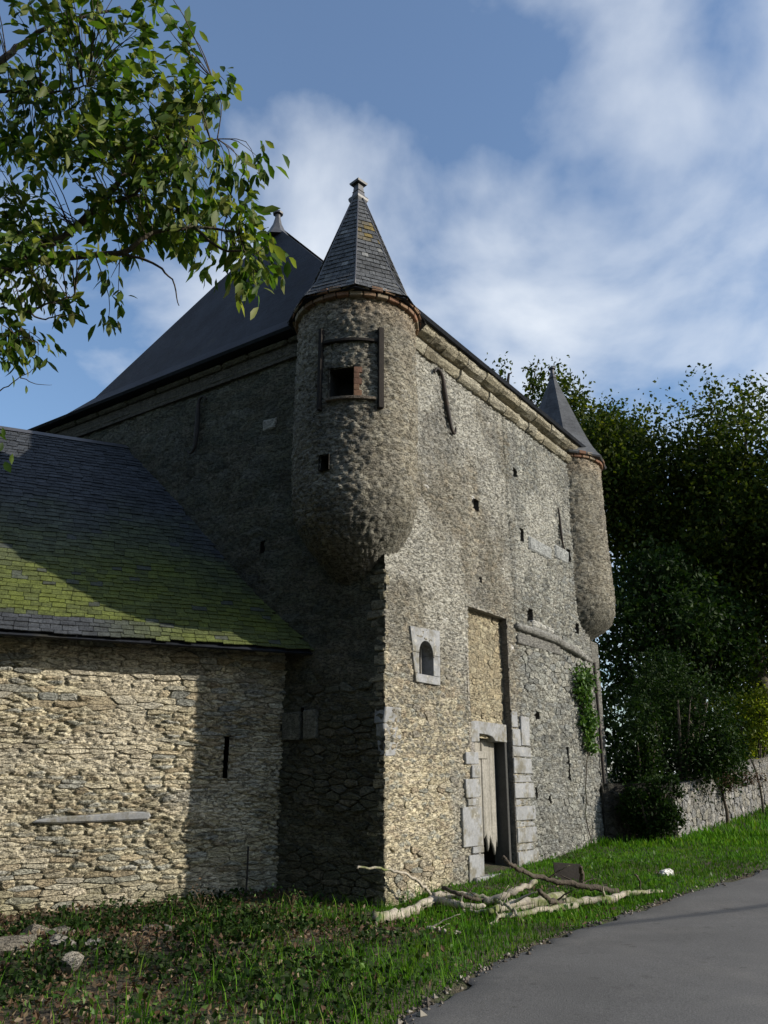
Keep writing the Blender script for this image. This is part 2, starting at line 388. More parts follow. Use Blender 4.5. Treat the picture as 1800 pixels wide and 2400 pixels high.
def masonry(name, parent, u0, u1, z0, z1, res, seeds, sx, fmap, holes=(), npieces=0, joint=.03, rough=.012, post=None, mortar_fn=None, keep=None, seed=1, gap=.008, base=None, prel=.8):
    """relief mesh of mortar and small stones plus the largest stones as pieces of their own.
       seeds: list of (u, z, relief, colour, may_be_piece)"""
    r_ = random.Random(seed)
    pts = [(s[0], s[1]) for s in seeds]
    kd = kdtree.KDTree(len(pts))
    for i, p in enumerate(pts): kd.insert((p[0] / sx, p[1], 0), i)
    kd.balance()
    isp = np.zeros(len(pts), bool); cells = {}
    if npieces:
        cand = []
        for i, s in enumerate(seeds):
            if not s[4] or not (u0 + .02 < s[0] < u1 - .02 and z0 + .02 < s[1] < z1 - .02): continue
            W, A = cell(i, pts, kd, sx)
            if W is None or A > .6: continue
            if any(p[0] < u0 or p[0] > u1 or p[1] > z1 for p in W): continue
            if any(min(p[0] for p in W) < h[1] and max(p[0] for p in W) > h[0] and min(p[1] for p in W) < h[3] and max(p[1] for p in W) > h[2] for h in holes): continue
            if keep is not None and not keep(s[0], s[1]): continue
            cand.append((A * s[4], i, W))
        cand.sort(key=lambda q: -q[0])
        for A, i, W in cand[:npieces]: isp[i] = True; cells[i] = W
    us = axis_pts(u0, u1, res, [h[0] for h in holes] + [h[1] for h in holes]); zs = axis_pts(z0, z1, res, [h[2] for h in holes] + [h[3] for h in holes])
    U, Z = np.meshgrid(us, zs); u = U.ravel(); z = Z.ravel()
    wu = u + (fbm(u * 9, z * 9, seed + 3, 2) - .5) * .05; wz = z + (fbm(u * 9, z * 9, seed + 8, 2) - .5) * .04
    i1 = np.empty(len(u), int); df = np.empty(len(u))
    fn = kd.find_n
    for k in range(len(u)):
        q = fn((wu[k] / sx, wz[k], 0), 2); i1[k] = q[0][1]; df[k] = q[1][2] - q[0][2]
    rel = np.array([s[2] for s in seeds])[i1]; sc = np.array([s[3] for s in seeds])[i1]
    s_ = sstep(0, joint, df)
    s_[isp[i1]] = 0
    tilt = (vn(i1 * 7.31, i1 * 3.7, 2) - .5)
    w = rel * s_ * (1 + .6 * tilt) - .016 * (1 - s_) + (fbm(u * 14, z * 14, seed + 31, 3) - .5) * rough * 2 + (fbm(u * 1.1, z * 1.1, seed + 57, 2) - .5) * .05
    mc = mortar_fn(u, z) * np.array((.79, .80, .755)) if mortar_fn is not None else np.tile((.42, .37, .28), (len(u), 1))
    col = sc * s_[:, None] + mc * (1 - s_[:, None])
    col = col * (.82 + .36 * fbm(u * 3, z * 3, seed + 77, 3))[:, None]
    tones = None
    if post is not None: w, col = post(u, z, w, col)
    X = fmap(u, z, w)
    f = grid_faces(len(us), len(zs))
    if holes or base is not None:
        cu = u[f].mean(1); cz_ = z[f].mean(1); ok = np.ones(len(f), bool)
        for h in holes: ok &= ~((cu > h[0]) & (cu < h[1]) & (cz_ > h[2]) & (cz_ < h[3]))
        f = f[ok]
    o = link(name, mesh_np(name, X, f, True, col), parent, M['masonry'])
    for i, W in cells.items():
        s = seeds[i]
        me = stone_mesh(W, s[2] * prel + .006 * prel + r_.uniform(0, .012) * prel, gap, fmap, r_)
        if me is None: continue
        cc = s[3]
        if post is not None:
            _, c2 = post(np.array([s[0]]), np.array([s[1]]), np.zeros(1), np.array([cc], float)); cc = c2[0]
        piece('stone', me, o, M['stone'], tuple(float(x) for x in cc))
    return o
def pick(r_, pal, v=.12):
    c = r_.choice(pal); k = .8 * (1 + r_.uniform(-v, v))
    return (c[0] * k * .99, c[1] * k, c[2] * k * .95)

# ================================================================ THE TOWER
TH = math.atan2(.819, .574); P0 = (0.0, 11.8); L1 = 8.0; L2 = 9.5
tower = empty('fortified_gatehouse', (P0[0], P0[1], 0), TH)
tag(tower, 'old stone gatehouse with steep slate roof and two pointed corner turrets', 'building')
TM = Matrix.Translation((P0[0], P0[1], 0)) @ Matrix.Rotation(TH, 4, 'Z'); TMI = TM.inverted()
r1 = random.Random(11)
f_front = lambda u, z, w: np.stack([u, -w, z], 1)
f_left = lambda u, z, w: np.stack([-w, u, z], 1)
DOOR_R = (2.45, 3.87, .16, 4.44)                      # the tall recess
WIN = (.88, 1.28, 3.15, 3.66)
putlogs = [(4.54, 7.50, .17, .19), (2.89, 6.37, .17, .2), (4.72, 6.24, .15, .27), (7.07, 6.34, .15, .28), (4.92, 4.68, .2, .24), (7.24, 4.76, .16, .22), (4.98, 2.79, .16, .14),
           (4.75, 1.42, .08, .2), (6.28, 1.95, .09, .62), (2.95, 4.98, .08, .1), (5.3, 1.3, .1, .14)]
f_holes = [DOOR_R, WIN] + [(u - a / 2, u + a / 2, z - b / 2, z + b / 2) for u, z, a, b in putlogs]
pal_low = [(.56, .49, .36), (.50, .43, .31), (.36, .31, .24), (.39, .32, .235), (.34, .33, .29), (.47, .41, .32), (.54, .48, .37)]
pal_up = [(.31, .285, .24), (.26, .235, .20), (.35, .325, .28), (.225, .21, .18), (.31, .27, .215)]
pal_r = [(.36, .36, .335), (.29, .295, .29), (.42, .41, .375), (.33, .315, .28), (.24, .24, .23), (.38, .37, .34)]
seeds = []
for u, z in courses(0, 4.25, -.3, 1.95, (.035, .078), (.10, .28), r1, .15): seeds.append((u, z, r1.uniform(.004, .024), pick(r1, pal_low), 1.25))
for u, z in courses(0, 4.25, 1.95, 3.35, (.06, .11), (.07, .17), r1, .4): seeds.append((u, z, r1.uniform(.003, .026), pick(r1, pal_low[2:] + pal_up), 1.0))
for u, z in courses(0, 4.22, 3.35, 9.3, (.05, .10), (.07, .2), r1, .5):
    seeds.append((u, z, r1.uniform(.004, .026), pick(r1, pal_up) if r1.random() > .012 else (.62, .60, .56), 0))
for u, z in courses(4.25, 8.3, -.3, 4.5, (.075, .14), (.09, .22), r1, .4): seeds.append((u, z, r1.uniform(.01, .03), pick(r1, pal_r), .75))
for u, z in courses(4.22, 8.3, 4.5, 9.3, (.05, .10), (.07, .19), r1, .45): seeds.append((u, z, r1.uniform(.006, .024), pick(r1, pal_r), .35))
def mort_front(u, z):
    lo = sstep(3.6, 2.2, z); rt = sstep(4.15, 4.35, u)
    c = np.outer(lo, (.60, .53, .40)) + np.outer(1 - lo, (.315, .29, .25))
    gr = (.185 + .08 * fbm(u * 1.5, z * 1.5, 91, 3))
    return c * (1 - rt[:, None]) + np.outer(rt * gr, (1, .97, .9))
def post_front(u, z, w, col):
    cu = 4.11 + (8.26 - z) * .05 + (fbm(z * 3, z * 0, 12, 2) - .5) * .08
    cr = np.exp(-((u - cu) / .022) ** 2) * ((z > 4.4) & (z < 8.75))
    w = w - .07 * cr
    st = np.exp(-((u - .95) / .42) ** 2 - ((z - 5.05) / .55) ** 2) * (.35 + .9 * fbm(u * 4, z * 3, 33, 3))
    st = np.clip(st, 0, .8)
    col = col * (1 - st[:, None]) + np.outer(st, (.075, .075, .065))
    st2 = sstep(.50, .74, fbm(u * 1.3 + 4 + z * .2, z * .45 - u * .25, 44, 4)) * .6                      # weathered grey runs
    col = col * (1 - st2[:, None]) + np.outer(st2, (.21, .21, .195))
    bl = sstep(.50, .66, fbm(u * .55 + z * .45, z * .55 - u * .45, 71, 4)) * sstep(2.6, 4.0, z) * .6           # paler lime bloom on the roughcast
    col = col * (1 - bl[:, None]) + np.outer(bl, (.43, .42, .37))
    mo = sstep(.6, 0, z) * sstep(.4, .6, fbm(u * 2, z * 2, 61, 3)) * .6
    col = col * (1 - mo[:, None]) + np.outer(mo, (.13, .14, .06))
    return w, col
front = masonry('front_wall', tower, 0, 7.95, -.35, 9.1, .02, seeds, 2.1, f_front, f_holes, 300, .022, .013, post_front, mort_front, seed=3, gap=.004, prel=.55)

def open_box(name, x0, x1, y0, y1, z0, z1, parent, mat, color=None):
    """inside of a recess: four reveals and a back, open towards -y"""
    v = [(x0, y0, z0), (x1, y0, z0), (x1, y0, z1), (x0, y0, z1), (x0, y1, z0), (x1, y1, z0), (x1, y1, z1), (x0, y1, z1)]
    o = link(name, mesh_py(name, v, [(0, 1, 5, 4), (1, 2, 6, 5), (2, 3, 7, 6), (3, 0, 4, 7), (4, 5, 6, 7)]), parent, mat)
    if color: o.color = (*color, 1)
    return o
for u, z, a, b in putlogs:
    open_box('putlog_hole', u - a / 2 - .006, u + a / 2 + .006, -.012, .3, z - b / 2 - .006, z + b / 2 + .006, front, M['stone'], (.13, .115, .095))

# corner stones of the near corner and dressed quoins
z = -.2; k = 0
while z < 4.55:
    h = r1.uniform(.05, .15); a = r1.uniform(.03, .13); b = r1.uniform(.06, .3)
    dressed = 2.0 < z + h / 2 < 2.5
    if dressed: h = .22; a = .42
    c = (.33, .335, .33) if dressed else pick(r1, [(.30, .265, .195), (.26, .23, .17), (.34, .30, .22)])  # rubble tones darkened to match shade painted on the side wall
    me = box('quoin', -.003 - r1.uniform(0, .014), a, -.004 - r1.uniform(0, .02), b, z, z + h - .008, .014, .016, k)
    piece('quoin', me, front, M['ashlar'] if dressed else M['stone'], c); z += h; k += 1

# recess panel, door and surround
r2 = random.Random(5); seeds = []
pal_rec = [(.42, .35, .24), (.36, .30, .21), (.46, .40, .29), (.33, .28, .2)]
for u, z in courses(2.4, 3.95, .1, 4.5, (.07, .13), (.09, .24), r2, .4): seeds.append((u, z, r2.uniform(.004, .02), pick(r2, pal_rec), 1))
f_rec = lambda u, z, w: np.stack([u, .13 - w, z], 1)
panel = masonry('recess_panel', tower, 2.42, 3.9, .1, 4.47, .03, seeds, 1.6, f_rec, [(2.6, 3.8, .1, 2.3)], 60, .028, .01, None, lambda u, z: np.tile((.44, .385, .28), (len(u), 1)), seed=8, gap=.004, prel=.4)
o = link('recess_reveal', box('recess_reveal', 3.87, 3.93, -.012, .2, .16, 4.45), panel, M['stone']); o.color = (.15, .14, .12, 1)  # unlit side of the recess: shade painted into its colour
o = link('recess_reveal', box('recess_reveal', 2.4, 3.93, -.008, .2, 4.44, 4.5), panel, M['stone']); o.color = (.30, .28, .24, 1)
o = link('recess_reveal', box('recess_reveal', 2.40, 2.45, .004, .2, .16, 4.44), panel, M['stone']); o.color = (.34, .31, .26, 1)
sur = link('door_surround', box('door_surround', 3.765, 3.84, .075, .36, .2, 2.27, .006), tower, M['jamb'])     # the far jamb, its edge showing
tag(sur, 'narrow far jamb of the doorway')
lv = [(2.42, 2.52), (2.74, 2.57), (3.83, 2.56), (3.83, 2.26), (3.40, 2.27), (3.30, 2.34), (3.12, 2.365), (2.84, 2.37), (2.84, 2.24), (2.44, 2.22)]
def extr(name, poly, y0, y1, parent, mat, bev=.006):
    bm = bmesh.new(); vs_ = [bm.verts.new((p[0], y0, p[1])) for p in poly]; f = bm.faces.new(vs_)
    e_ = bmesh.ops.extrude_face_region(bm, geom=[f])
    for q in e_['geom']:
        if isinstance(q, bmesh.types.BMVert): q.co.y = y1
    bmesh.ops.recalc_face_normals(bm, faces=bm.faces[:])
    if bev: bmesh.ops.bevel(bm, geom=[e for e in bm.edges if abs(e.verts[0].co.y - y0) < 1e-5 and abs(e.verts[1].co.y - y0) < 1e-5], offset=bev, segments=1, affect='EDGES')
    me = bpy.data.meshes.new(name); bm.to_mesh(me); bm.free()
    return piece(name, me, parent, mat)
extr('lintel', lv, .06, .3, sur, M['ashlar'])
for n_, (ua, ub, za, zb) in enumerate([(2.22, 2.64, 1.87, 2.06), (2.40, 2.63, 1.66, 1.86), (2.18, 2.64, 1.37, 1.65), (2.25, 2.6, 1.25, 1.36), (2.05, 2.65, .66, 1.24), (2.33, 2.67, .55, .65), (2.22, 2.68, .02, .54)]):
    piece('jamb_stone', box('jamb_stone', ua, ub, -.03 - .006 * (n_ % 3), .36, za + .006, zb - .004, .008, .008, n_), sur, M['ashlar'])
piece('jamb_stone', box('jamb_stone', 2.44, 2.64, .04, .36, 2.06, 2.215, .008, .006, 3), sur, M['stone'], (.3, .28, .25))
for n_, (ua, ub, za, zb) in enumerate([(3.872, 4.58, 2.02, 2.2), (3.88, 4.58, 1.74, 2.01), (3.875, 4.60, 1.60, 1.73), (3.88, 4.63, 1.33, 1.59), (3.9, 4.5, 1.22, 1.32), (3.89, 4.65, .97, 1.21),
                                       (3.93, 4.64, .87, .96), (3.9, 4.67, .61, .86), (3.92, 4.6, .5, .6), (3.89, 4.7, .05, .49), (3.88, 4.2, 2.21, 2.5), (4.22, 4.56, 2.22, 2.74), (3.88, 4.1, 2.52, 2.8)]):
    piece('jamb_stone', box('jamb_stone', ua, ub, -.026 - .007 * (n_ % 2) - (0 if n_ not in (4, 6, 8) else -.02), .14, za + .006, zb - .006, .008, .008, n_ + 20), sur, M['ashlar'])
piece('threshold', box('threshold', 2.3, 3.6, -.10, .4, -.1, .22, .015, .012, 77), sur, M['ashlar'])
door = link('door', box('door', 2.62, 3.84, .30, .33, .62, 2.4), tower, M['darkwood'])
tag(door, 'weathered grey plank door, broken away at the bottom')
pu = 2.68
for n_, wd in enumerate((.27, .27, .275, .23)):
    a, b = pu + .006, pu + wd - .006; zb = (.42, .5, .62, .55)[n_]
    poly = [(a, zb + .1), (a + wd * .28, zb + (.02 if n_ % 2 else .16)), (a + wd * .5, zb - .1), (a + wd * .72, zb + .12), (b, zb + .02), (b, 2.3), (a, 2.3)]
    extr('plank', poly, .242 + .012 * (n_ % 2), .28 + .012 * (n_ % 2), door, M['oldwood'], .012)
    pu += wd
extr('ledge', [(2.7, 1.98), (3.4, 1.98), (3.4, 2.1), (2.7, 2.1)], .222, .242, door, M['oldwood'], .006)
open_box('door_passage', 2.6, 3.85, .36, 1.4, .15, 2.32, tower, M['darkhole'])

# small arched window
win = link('window', box('window', WIN[0] - .02, WIN[1] + .02, .26, .28, WIN[2] - .05, WIN[3] + .05), tower, M['darkhole'])
tag(win, 'small arched window with a dressed stone frame')
ac = (.98 + .1, 3.47); arc = [(1.08 + .2 * math.cos(t), 3.46 + .2 * math.sin(t)) for t in np.linspace(0, math.pi, 13)]
extr('lintel', [(.64, 3.83), (.70, 3.52), (.70, 3.46)] + arc[::-1] + [(1.48, 3.46), (1.49, 3.87)], -.035, .25, win, M['ashlar'])
extr('jamb', [(.70, 3.455), (.76, 3.15), (.88, 3.15), (.88, 3.455)], -.032, .25, win, M['ashlar'])
extr('jamb', [(1.28, 3.455), (1.28, 3.15), (1.47, 3.15), (1.48, 3.455)], -.037, .25, win, M['ashlar'])
extr('sill', [(.76, 3.145), (.78, 3.02), (1.46, 3.02), (1.47, 3.145)], -.04, .25, win, M['ashlar'])
piece('glazing_bar', box('glazing_bar', 1.19, 1.22, .14, .17, 3.15, 3.64), win, M['oldwood'])

# left wall; its dark palette paints in shade as well as algae
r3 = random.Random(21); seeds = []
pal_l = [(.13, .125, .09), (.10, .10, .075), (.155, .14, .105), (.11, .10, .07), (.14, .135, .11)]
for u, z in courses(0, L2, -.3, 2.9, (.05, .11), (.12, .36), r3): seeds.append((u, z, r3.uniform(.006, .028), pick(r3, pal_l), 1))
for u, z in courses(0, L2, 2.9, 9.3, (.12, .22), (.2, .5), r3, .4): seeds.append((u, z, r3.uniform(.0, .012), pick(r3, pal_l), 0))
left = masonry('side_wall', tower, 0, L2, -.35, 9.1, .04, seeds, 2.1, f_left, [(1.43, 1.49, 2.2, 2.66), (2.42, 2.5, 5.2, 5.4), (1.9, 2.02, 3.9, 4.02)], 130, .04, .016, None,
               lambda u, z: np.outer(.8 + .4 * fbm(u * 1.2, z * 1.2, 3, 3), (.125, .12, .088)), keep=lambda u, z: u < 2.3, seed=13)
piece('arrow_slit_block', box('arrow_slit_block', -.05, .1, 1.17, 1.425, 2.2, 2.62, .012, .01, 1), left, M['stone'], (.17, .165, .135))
piece('arrow_slit_block', box('arrow_slit_block', -.05, .1, 1.495, 1.85, 2.2, 2.6, .012, .01, 2), left, M['stone'], (.165, .16, .13))  # both slit blocks toned down to the wall's painted-in shade
open_box('arrow_slit', 0, .1, 0, .3, 0, .5, left, M['darkhole']).matrix_local = Matrix.Translation((-.01, 1.51, 2.18)) @ Matrix.Rotation(R(-90), 4, 'Z')
for y0, z0, a, b in ((2.42, 5.2, .08, .2), (1.9, 3.9, .12, .12)):
    open_box('putlog_hole', 0, a + .02, 0, .3, 0, b + .02, left, M['darkhole']).matrix_local = Matrix.Translation((-.01, y0 + a + .01, z0 - .01)) @ Matrix.Rotation(R(-90), 4, 'Z')
piece('stone', box('stone', -.02, .05, 2.28, 2.6, 7.42, 7.62, .02, .02, 8), left, M['stone'], (.36, .34, .29))
# plain outer walls away from the view
def plain(name, *b):
    o = link(name, box(name, *b), tower, M['stone']); o.color = (.33, .31, .27, 1); return o
plain('far_wall', 7.75, 7.94, .05, L2, -.3, 9.05); plain('rear_wall', .05, 7.75, L2 - .2, L2, -.3, 9.05)

# cornices
cor = link('cornice', box('cornice', .3, 7.7, -.055, .02, 8.64, 9.0), tower, M['stone']); cor.color = (.2, .185, .15, 1)
tag(cor, 'crumbling two-band stone cornice under the eaves')
pal_c = [(.44, .39, .30), (.37, .33, .25), (.47, .43, .35), (.33, .29, .22)]
for band, (z0, z1, out) in enumerate(((8.60, 8.76, .13), (8.85, 9.035, .25))):
    u = .55
    while u < 7.5:
        w = r1.uniform(.35, .8); dz = r1.uniform(-.012, .012); oo = out + r1.uniform(-.03, .02)
        bm = bmesh.new(); prof = [(.03, z0), (-oo * .45, z0), (-oo * .8, z0 + .04), (-oo, z0 + .09), (-oo, z1), (.03, z1)]
        rows = []
        for s in range(4):
            uu = u + .008 + (w - .016) * s / 3
            rows.append([bm.verts.new((uu, p[0] + (r1.uniform(-.014, .014) if p[0] < 0 else 0), p[1] + dz + r1.uniform(-.012, .012))) for p in prof])
        for s in range(3):
            for q in range(6): bm.faces.new((rows[s][q], rows[s + 1][q], rows[s + 1][(q + 1) % 6], rows[s][(q + 1) % 6]))
        bm.faces.new(rows[0]); bm.faces.new(rows[3][::-1]); bmesh.ops.recalc_face_normals(bm, faces=bm.faces[:])
        me = bpy.data.meshes.new('cornice_stone'); bm.to_mesh(me); bm.free()
        piece('cornice_stone', me, cor, M['stone'], pick(r1, pal_c)); u += w
cl_ = link('cornice', box('cornice', -.05, .02, 1.2, L2, 8.64, 9.0), tower, M['stone']); cl_.color = (.1, .09, .07, 1)  # side cornice coloured far darker than the front: shade painted in
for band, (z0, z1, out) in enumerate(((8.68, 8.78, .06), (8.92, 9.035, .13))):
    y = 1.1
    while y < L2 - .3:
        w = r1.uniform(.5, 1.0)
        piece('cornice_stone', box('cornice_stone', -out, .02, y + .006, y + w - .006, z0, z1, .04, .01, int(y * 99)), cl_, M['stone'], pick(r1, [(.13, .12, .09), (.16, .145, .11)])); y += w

# main roof
def ring(x0, y0, x1, y1, z): return [(x0, y0, z), (x1, y0, z), (x1, y1, z), (x0, y1, z)]
V = ring(-.28, -.30, 8.28, L2 + .3, 9.045) + ring(-.32, -.34, 8.32, L2 + .34, 9.09) + ring(.16, .24, 7.84, L2 - .24, 9.42) + ring(.62, .98, 7.38, L2 - .98, 9.97)
V += [(2.39, 4.75, 14.07), (5.61, 4.75, 14.07)]
F = [(3, 2, 1, 0)]
for q in range(3):
    for k in range(4): F.append((q * 4 + k, q * 4 + (k + 1) % 4, q * 4 + 4 + (k + 1) % 4, q * 4 + 4 + k))
F += [(12, 13, 17, 16), (13, 14, 17), (14, 15, 16, 17), (15, 12, 16)]
# roof courses of slate as fine relief
def slate_roof_mat():
    m = M['slate'].copy(); m.name = 'slated roof'; nt = m.node_tree; N = nt.nodes.new; L = nt.links.new
    bump = next(n for n in nt.nodes if n.type == 'BUMP'); src = bump.inputs['Height'].links[0].from_socket
    g = next(n for n in nt.nodes if n.type == 'NEW_GEOMETRY'); sp = N('ShaderNodeSeparateXYZ'); L(g.outputs['Position'], sp.inputs[0])
    a = N('ShaderNodeMath'); a.operation = 'MULTIPLY'; a.inputs[1].default_value = 9.0; L(sp.outputs[2], a.inputs[0])
    f = N('ShaderNodeMath'); f.operation = 'FRACT'; L(a.outputs[0], f.inputs[0])
    s = N('ShaderNodeMath'); s.operation = 'MULTIPLY_ADD'; s.inputs[1].default_value = -.9; L(f.outputs[0], s.inputs[0]); L(src, s.inputs[2])
    L(s.outputs[0], bump.inputs['Height']); return m
M['slateroof'] = slate_roof_mat(); M['slateroof2'] = M['slateroof'].copy(); M['slateroof2'].name = 'lighter slated roof'
for n_ in M['slateroof2'].node_tree.nodes:
    if n_.type == 'RGB': n_.outputs[0].default_value = (.075, .078, .083, 1)
roof = link('main_roof', mesh_py('main_roof', V, F), tower, M['slateroof']); tag(roof, 'steep dark slate hipped roof')
def lathe(name, prof, n, a0, parent, mat, loc=(0, 0, 0), smooth=False):
    V = []; F = []
    for r_, z_ in prof:
        for k in range(n): V.append((r_ * math.cos(a0 + 2 * math.pi * k / n), r_ * math.sin(a0 + 2 * math.pi * k / n), z_))
    for i in range(len(prof) - 1):
        for k in range(n): F.append((i * n + k, i * n + (k + 1) % n, (i + 1) * n + (k + 1) % n, (i + 1) * n + k))
    F.append(tuple(range(n - 1, -1, -1))); F.append(tuple((len(prof) - 1) * n + k for k in range(n)))
    return link(name, mesh_py(name, V, F, smooth), parent, mat, loc)
for x in (2.39, 5.61):
    f = lathe('finial', [(.34, -.42), (.2, -.2), (.11, 0), (.07, .18), (.06, .3), (.12, .3), (.13, .34), (.03, .40)], 8, .3, roof, M['lead'], (x, 4.75, 14.12))
V = [(2.39, 4.75 - .09, 14.04), (5.61, 4.75 - .09, 14.04), (5.61, 4.75, 14.12), (2.39, 4.75, 14.12), (5.61, 4.84, 14.04), (2.39, 4.84, 14.04)]
link('ridge_capping', mesh_py('ridge_capping', V, [(0, 1, 2, 3), (3, 2, 4, 5)]), roof, M['lead'])

# turrets
A0 = R(-90) - TH                                      # one hip of each turret roof points this way
def slate_quads(ang, Rz, z0, z1, dz, wr, r_):
    """slates of an eight-sided roof: yields (facet, row, eight corners)"""
    out = []
    for k in range(8):
        a, b = A0 + k * math.pi / 4, A0 + (k + 1) * math.pi / 4; nrm = Vector((math.cos((a + b) / 2), math.sin((a + b) / 2), .28)).normalized()
        z = z0; row = 0
        while z < z1:
            zt = min(z + dz * 1.5, z1 + .02)
            t = 0 if row % 2 else -.5 * wr[0] / max(.2, Rz(z) * .77)
            cw = Rz(z) * .765
            while t < 1:
                w = r_.uniform(*wr) / max(.05, cw); t0, t1 = max(t, 0), min(t + w, 1)
                if t1 - t0 > .02:
                    P = []
                    for zz, of in ((z - r_.uniform(0, .01), .026), (zt, .006)):
                        rr = Rz(zz)
                        pa = Vector((rr * math.cos(a), rr * math.sin(a), zz)); pb = Vector((rr * math.cos(b), rr * math.sin(b), zz))
                        g_ = .004 / max(.1, cw)
                        P.append([pa.lerp(pb, t0 + g_), pa.lerp(pb, t1 - g_), of + r_.uniform(-.003, .004)])
                    (b0, b1, ob), (c0, c1, oc) = P; th = .010
                    v = [b0 + nrm * (ob - th), b1 + nrm * (ob - th), c1 + nrm * (oc - th), c0 + nrm * (oc - th), b0 + nrm * ob, b1 + nrm * ob, c1 + nrm * oc, c0 + nrm * oc]
                    out.append((k, row, v))
                t += w
            z += dz; row += 1
    return out
BOXF = [(3, 2, 1, 0), (4, 5, 6, 7), (0, 1, 5, 4), (1, 2, 6, 5), (2, 3, 7, 6), (3, 0, 4, 7)]
def turret(cx, cy, side, zlow, seed, detail):
    r_ = random.Random(seed); RR = .97
    zk = [4.3, 4.5, 4.68, 4.85, 5.0, 5.25, 5.6, 6.6, 8.8] if detail else [4.35, 4.5, 4.66, 4.82, 4.98, 5.22, 5.55, 6.6, 8.8]
    rk = [.03, .30, .46, .60, .72, .87, .96, .97, .95] if detail else [.05, .36, .58, .78, .92, 1.02, 1.04, .99, .96]
    def fm(u, z, w):
        th = u / RR; r0 = np.interp(z, zk, rk); k = sstep(5.0, zlow, z)
        return np.stack([cx + side * .22 * k + (r0 + w) * np.cos(th), cy + .12 * k + (r0 + w) * np.sin(th), z], 1)
    seeds = []
    pal = [(.31, .28, .23), (.26, .23, .185), (.35, .32, .265), (.24, .21, .165), (.28, .26, .225)]
    for u, z in courses(R(-270) * RR, R(90) * RR, zlow - .1, 8.95, (.05, .11), (.08, .24), r_, .45): seeds.append((u, z, r_.uniform(.002, .022), pick(r_, pal), 0))
    holes = []
    if detail: holes = [(R(-167) * RR, R(-145) * RR, 7.05, 7.53), (R(-175) * RR, R(-166) * RR, 5.92, 6.14)]
    def post(u, z, w, col):
        th = u / RR
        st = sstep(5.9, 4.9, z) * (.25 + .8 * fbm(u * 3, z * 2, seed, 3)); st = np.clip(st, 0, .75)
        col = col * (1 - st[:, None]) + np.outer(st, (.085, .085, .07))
        st = sstep(.52, .72, fbm(u * 2.2, z * .7, seed + 5, 3)) * .5
        col = col * (1 - st[:, None]) + np.outer(st, (.16, .15, .125))
        tp = sstep(8.2, 8.75, z) * .35; col = col * (1 - tp[:, None]) + np.outer(tp, (.34, .24, .15))
        return w, col
    t = masonry('corner_turret', tower, R(-270) * RR, R(90) * RR, zlow, 8.78, .027 if detail else .036, seeds, 1.7, fm, holes, 0, .03, .016, post,
                lambda u, z: np.tile((.29, .262, .215), (len(u), 1)), seed=seed + 40)
    # ring of brick under the eaves
    nb = 30
    for row in range(2):
        for k in range(nb):
            a = 2 * math.pi * (k + .5 * row) / nb; me = box('brick', -.095, .095, -.06, .06, -.036, .036, .008, .006, k + row * 50)
            o = link('brick', me, t, M['brick'], (cx + (.965 + .045 * row) * math.cos(a), cy + (.965 + .045 * row) * math.sin(a), 8.79 + .078 * row)); o.rotation_euler = (r_.uniform(-.03, .03), 0, a + math.pi / 2)
            o.color = (*pick(r_, [(.24, .125, .08), (.27, .17, .11), (.20, .12, .08), (.28, .22, .16)]), 1)
    zp = [8.86, 8.95, 9.25, 9.7, 11.34]; rp = [1.14, 1.06, .87, .70, .085]
    if not detail: zp = [8.86, 8.95, 9.2, 9.6, 11.3]; rp = [1.16, 1.08, .92, .74, .06]
    Rz = lambda z: float(np.interp(z, zp, rp))
    zz = [8.83, 8.86, 8.95, 9.1, 9.25, 9.45, 9.7, 10.2, zp[-1]]
    prof = [(.9, 8.83), (1.13, 8.83)] + [(Rz(z) - (.03 if detail else 0), z) for z in zz[1:]]
    rf = lathe('turret_roof', prof, 8, A0, tower, M['slateroof'] if detail else M['slateroof2'], (cx, cy, 0))
    if detail:
        qs = slate_quads(A0, Rz, 8.86, 11.25, .105, (.10, .17), r_)
        cam_l = TMI @ Vector((0, 0, 1.6))
        def view(q):
            a = A0 + (q[0] + .5) * math.pi / 4; d = (cam_l - Vector((cx, cy, 10))).normalized()
            return math.cos(a) * d.x + math.sin(a) * d.y
        qs.sort(key=lambda q: -view(q)); SV = []; SF = []; SC = []
        for n_, (k, row, v) in enumerate(qs):
            g_ = r_.uniform(.8, 1.25); c = (.085 * g_, .088 * g_, .092 * g_)
            a = A0 + (k + .5) * math.pi / 4
            if 10.05 < v[0].z < 10.55 and fbm(v[0].x * 4 + v[0].y * 4, v[0].z * 4, 3, 2) > .5 + (0. if k == 0 else .9): k_ = r_.uniform(0, 1) ** 1.5; c = tuple(a_ + (b_ - a_) * k_ for a_, b_ in zip(c, (.19, .14, .045)))
            elif r_.random() < .06: c = (.17 * g_, .17 * g_, .165 * g_)
            if n_ < 300: piece('slate', mesh_py('slate', [tuple(p) for p in v], BOXF), rf, M['slatepiece'], c)
            else:
                b = len(SV); SV += [tuple(p) for p in v]; SF += [tuple(b + i for i in f) for f in BOXF]; SC += [c] * 8
        if SV: tag(link('slate_field', mesh_np('slate_field', SV, SF, False, SC), rf, M['slatestuff']), kind='stuff')
        for k in range(8):
            a = A0 + k * math.pi / 4; pts = [((Rz(z) + .012) * math.cos(a), (Rz(z) + .012) * math.sin(a), z) for z in (8.88, 9.1, 9.25, 9.5, 9.7, 10.5, 11.3)]
            tube('hip_strip', pts, [.017] * 7, rf, M['lead'], 6, 1)
        lathe('finial', [(.09, 11.18), (.17, 11.3), (.18, 11.34), (.165, 11.37), (.12, 11.40), (.10, 11.47), (.115, 11.48), (.095, 11.5), (.08, 11.64), (.15, 11.64), (.165, 11.675), (.05, 11.76), (.01, 11.77)], 4, A0 + .0, rf, M['lead'])
    else:
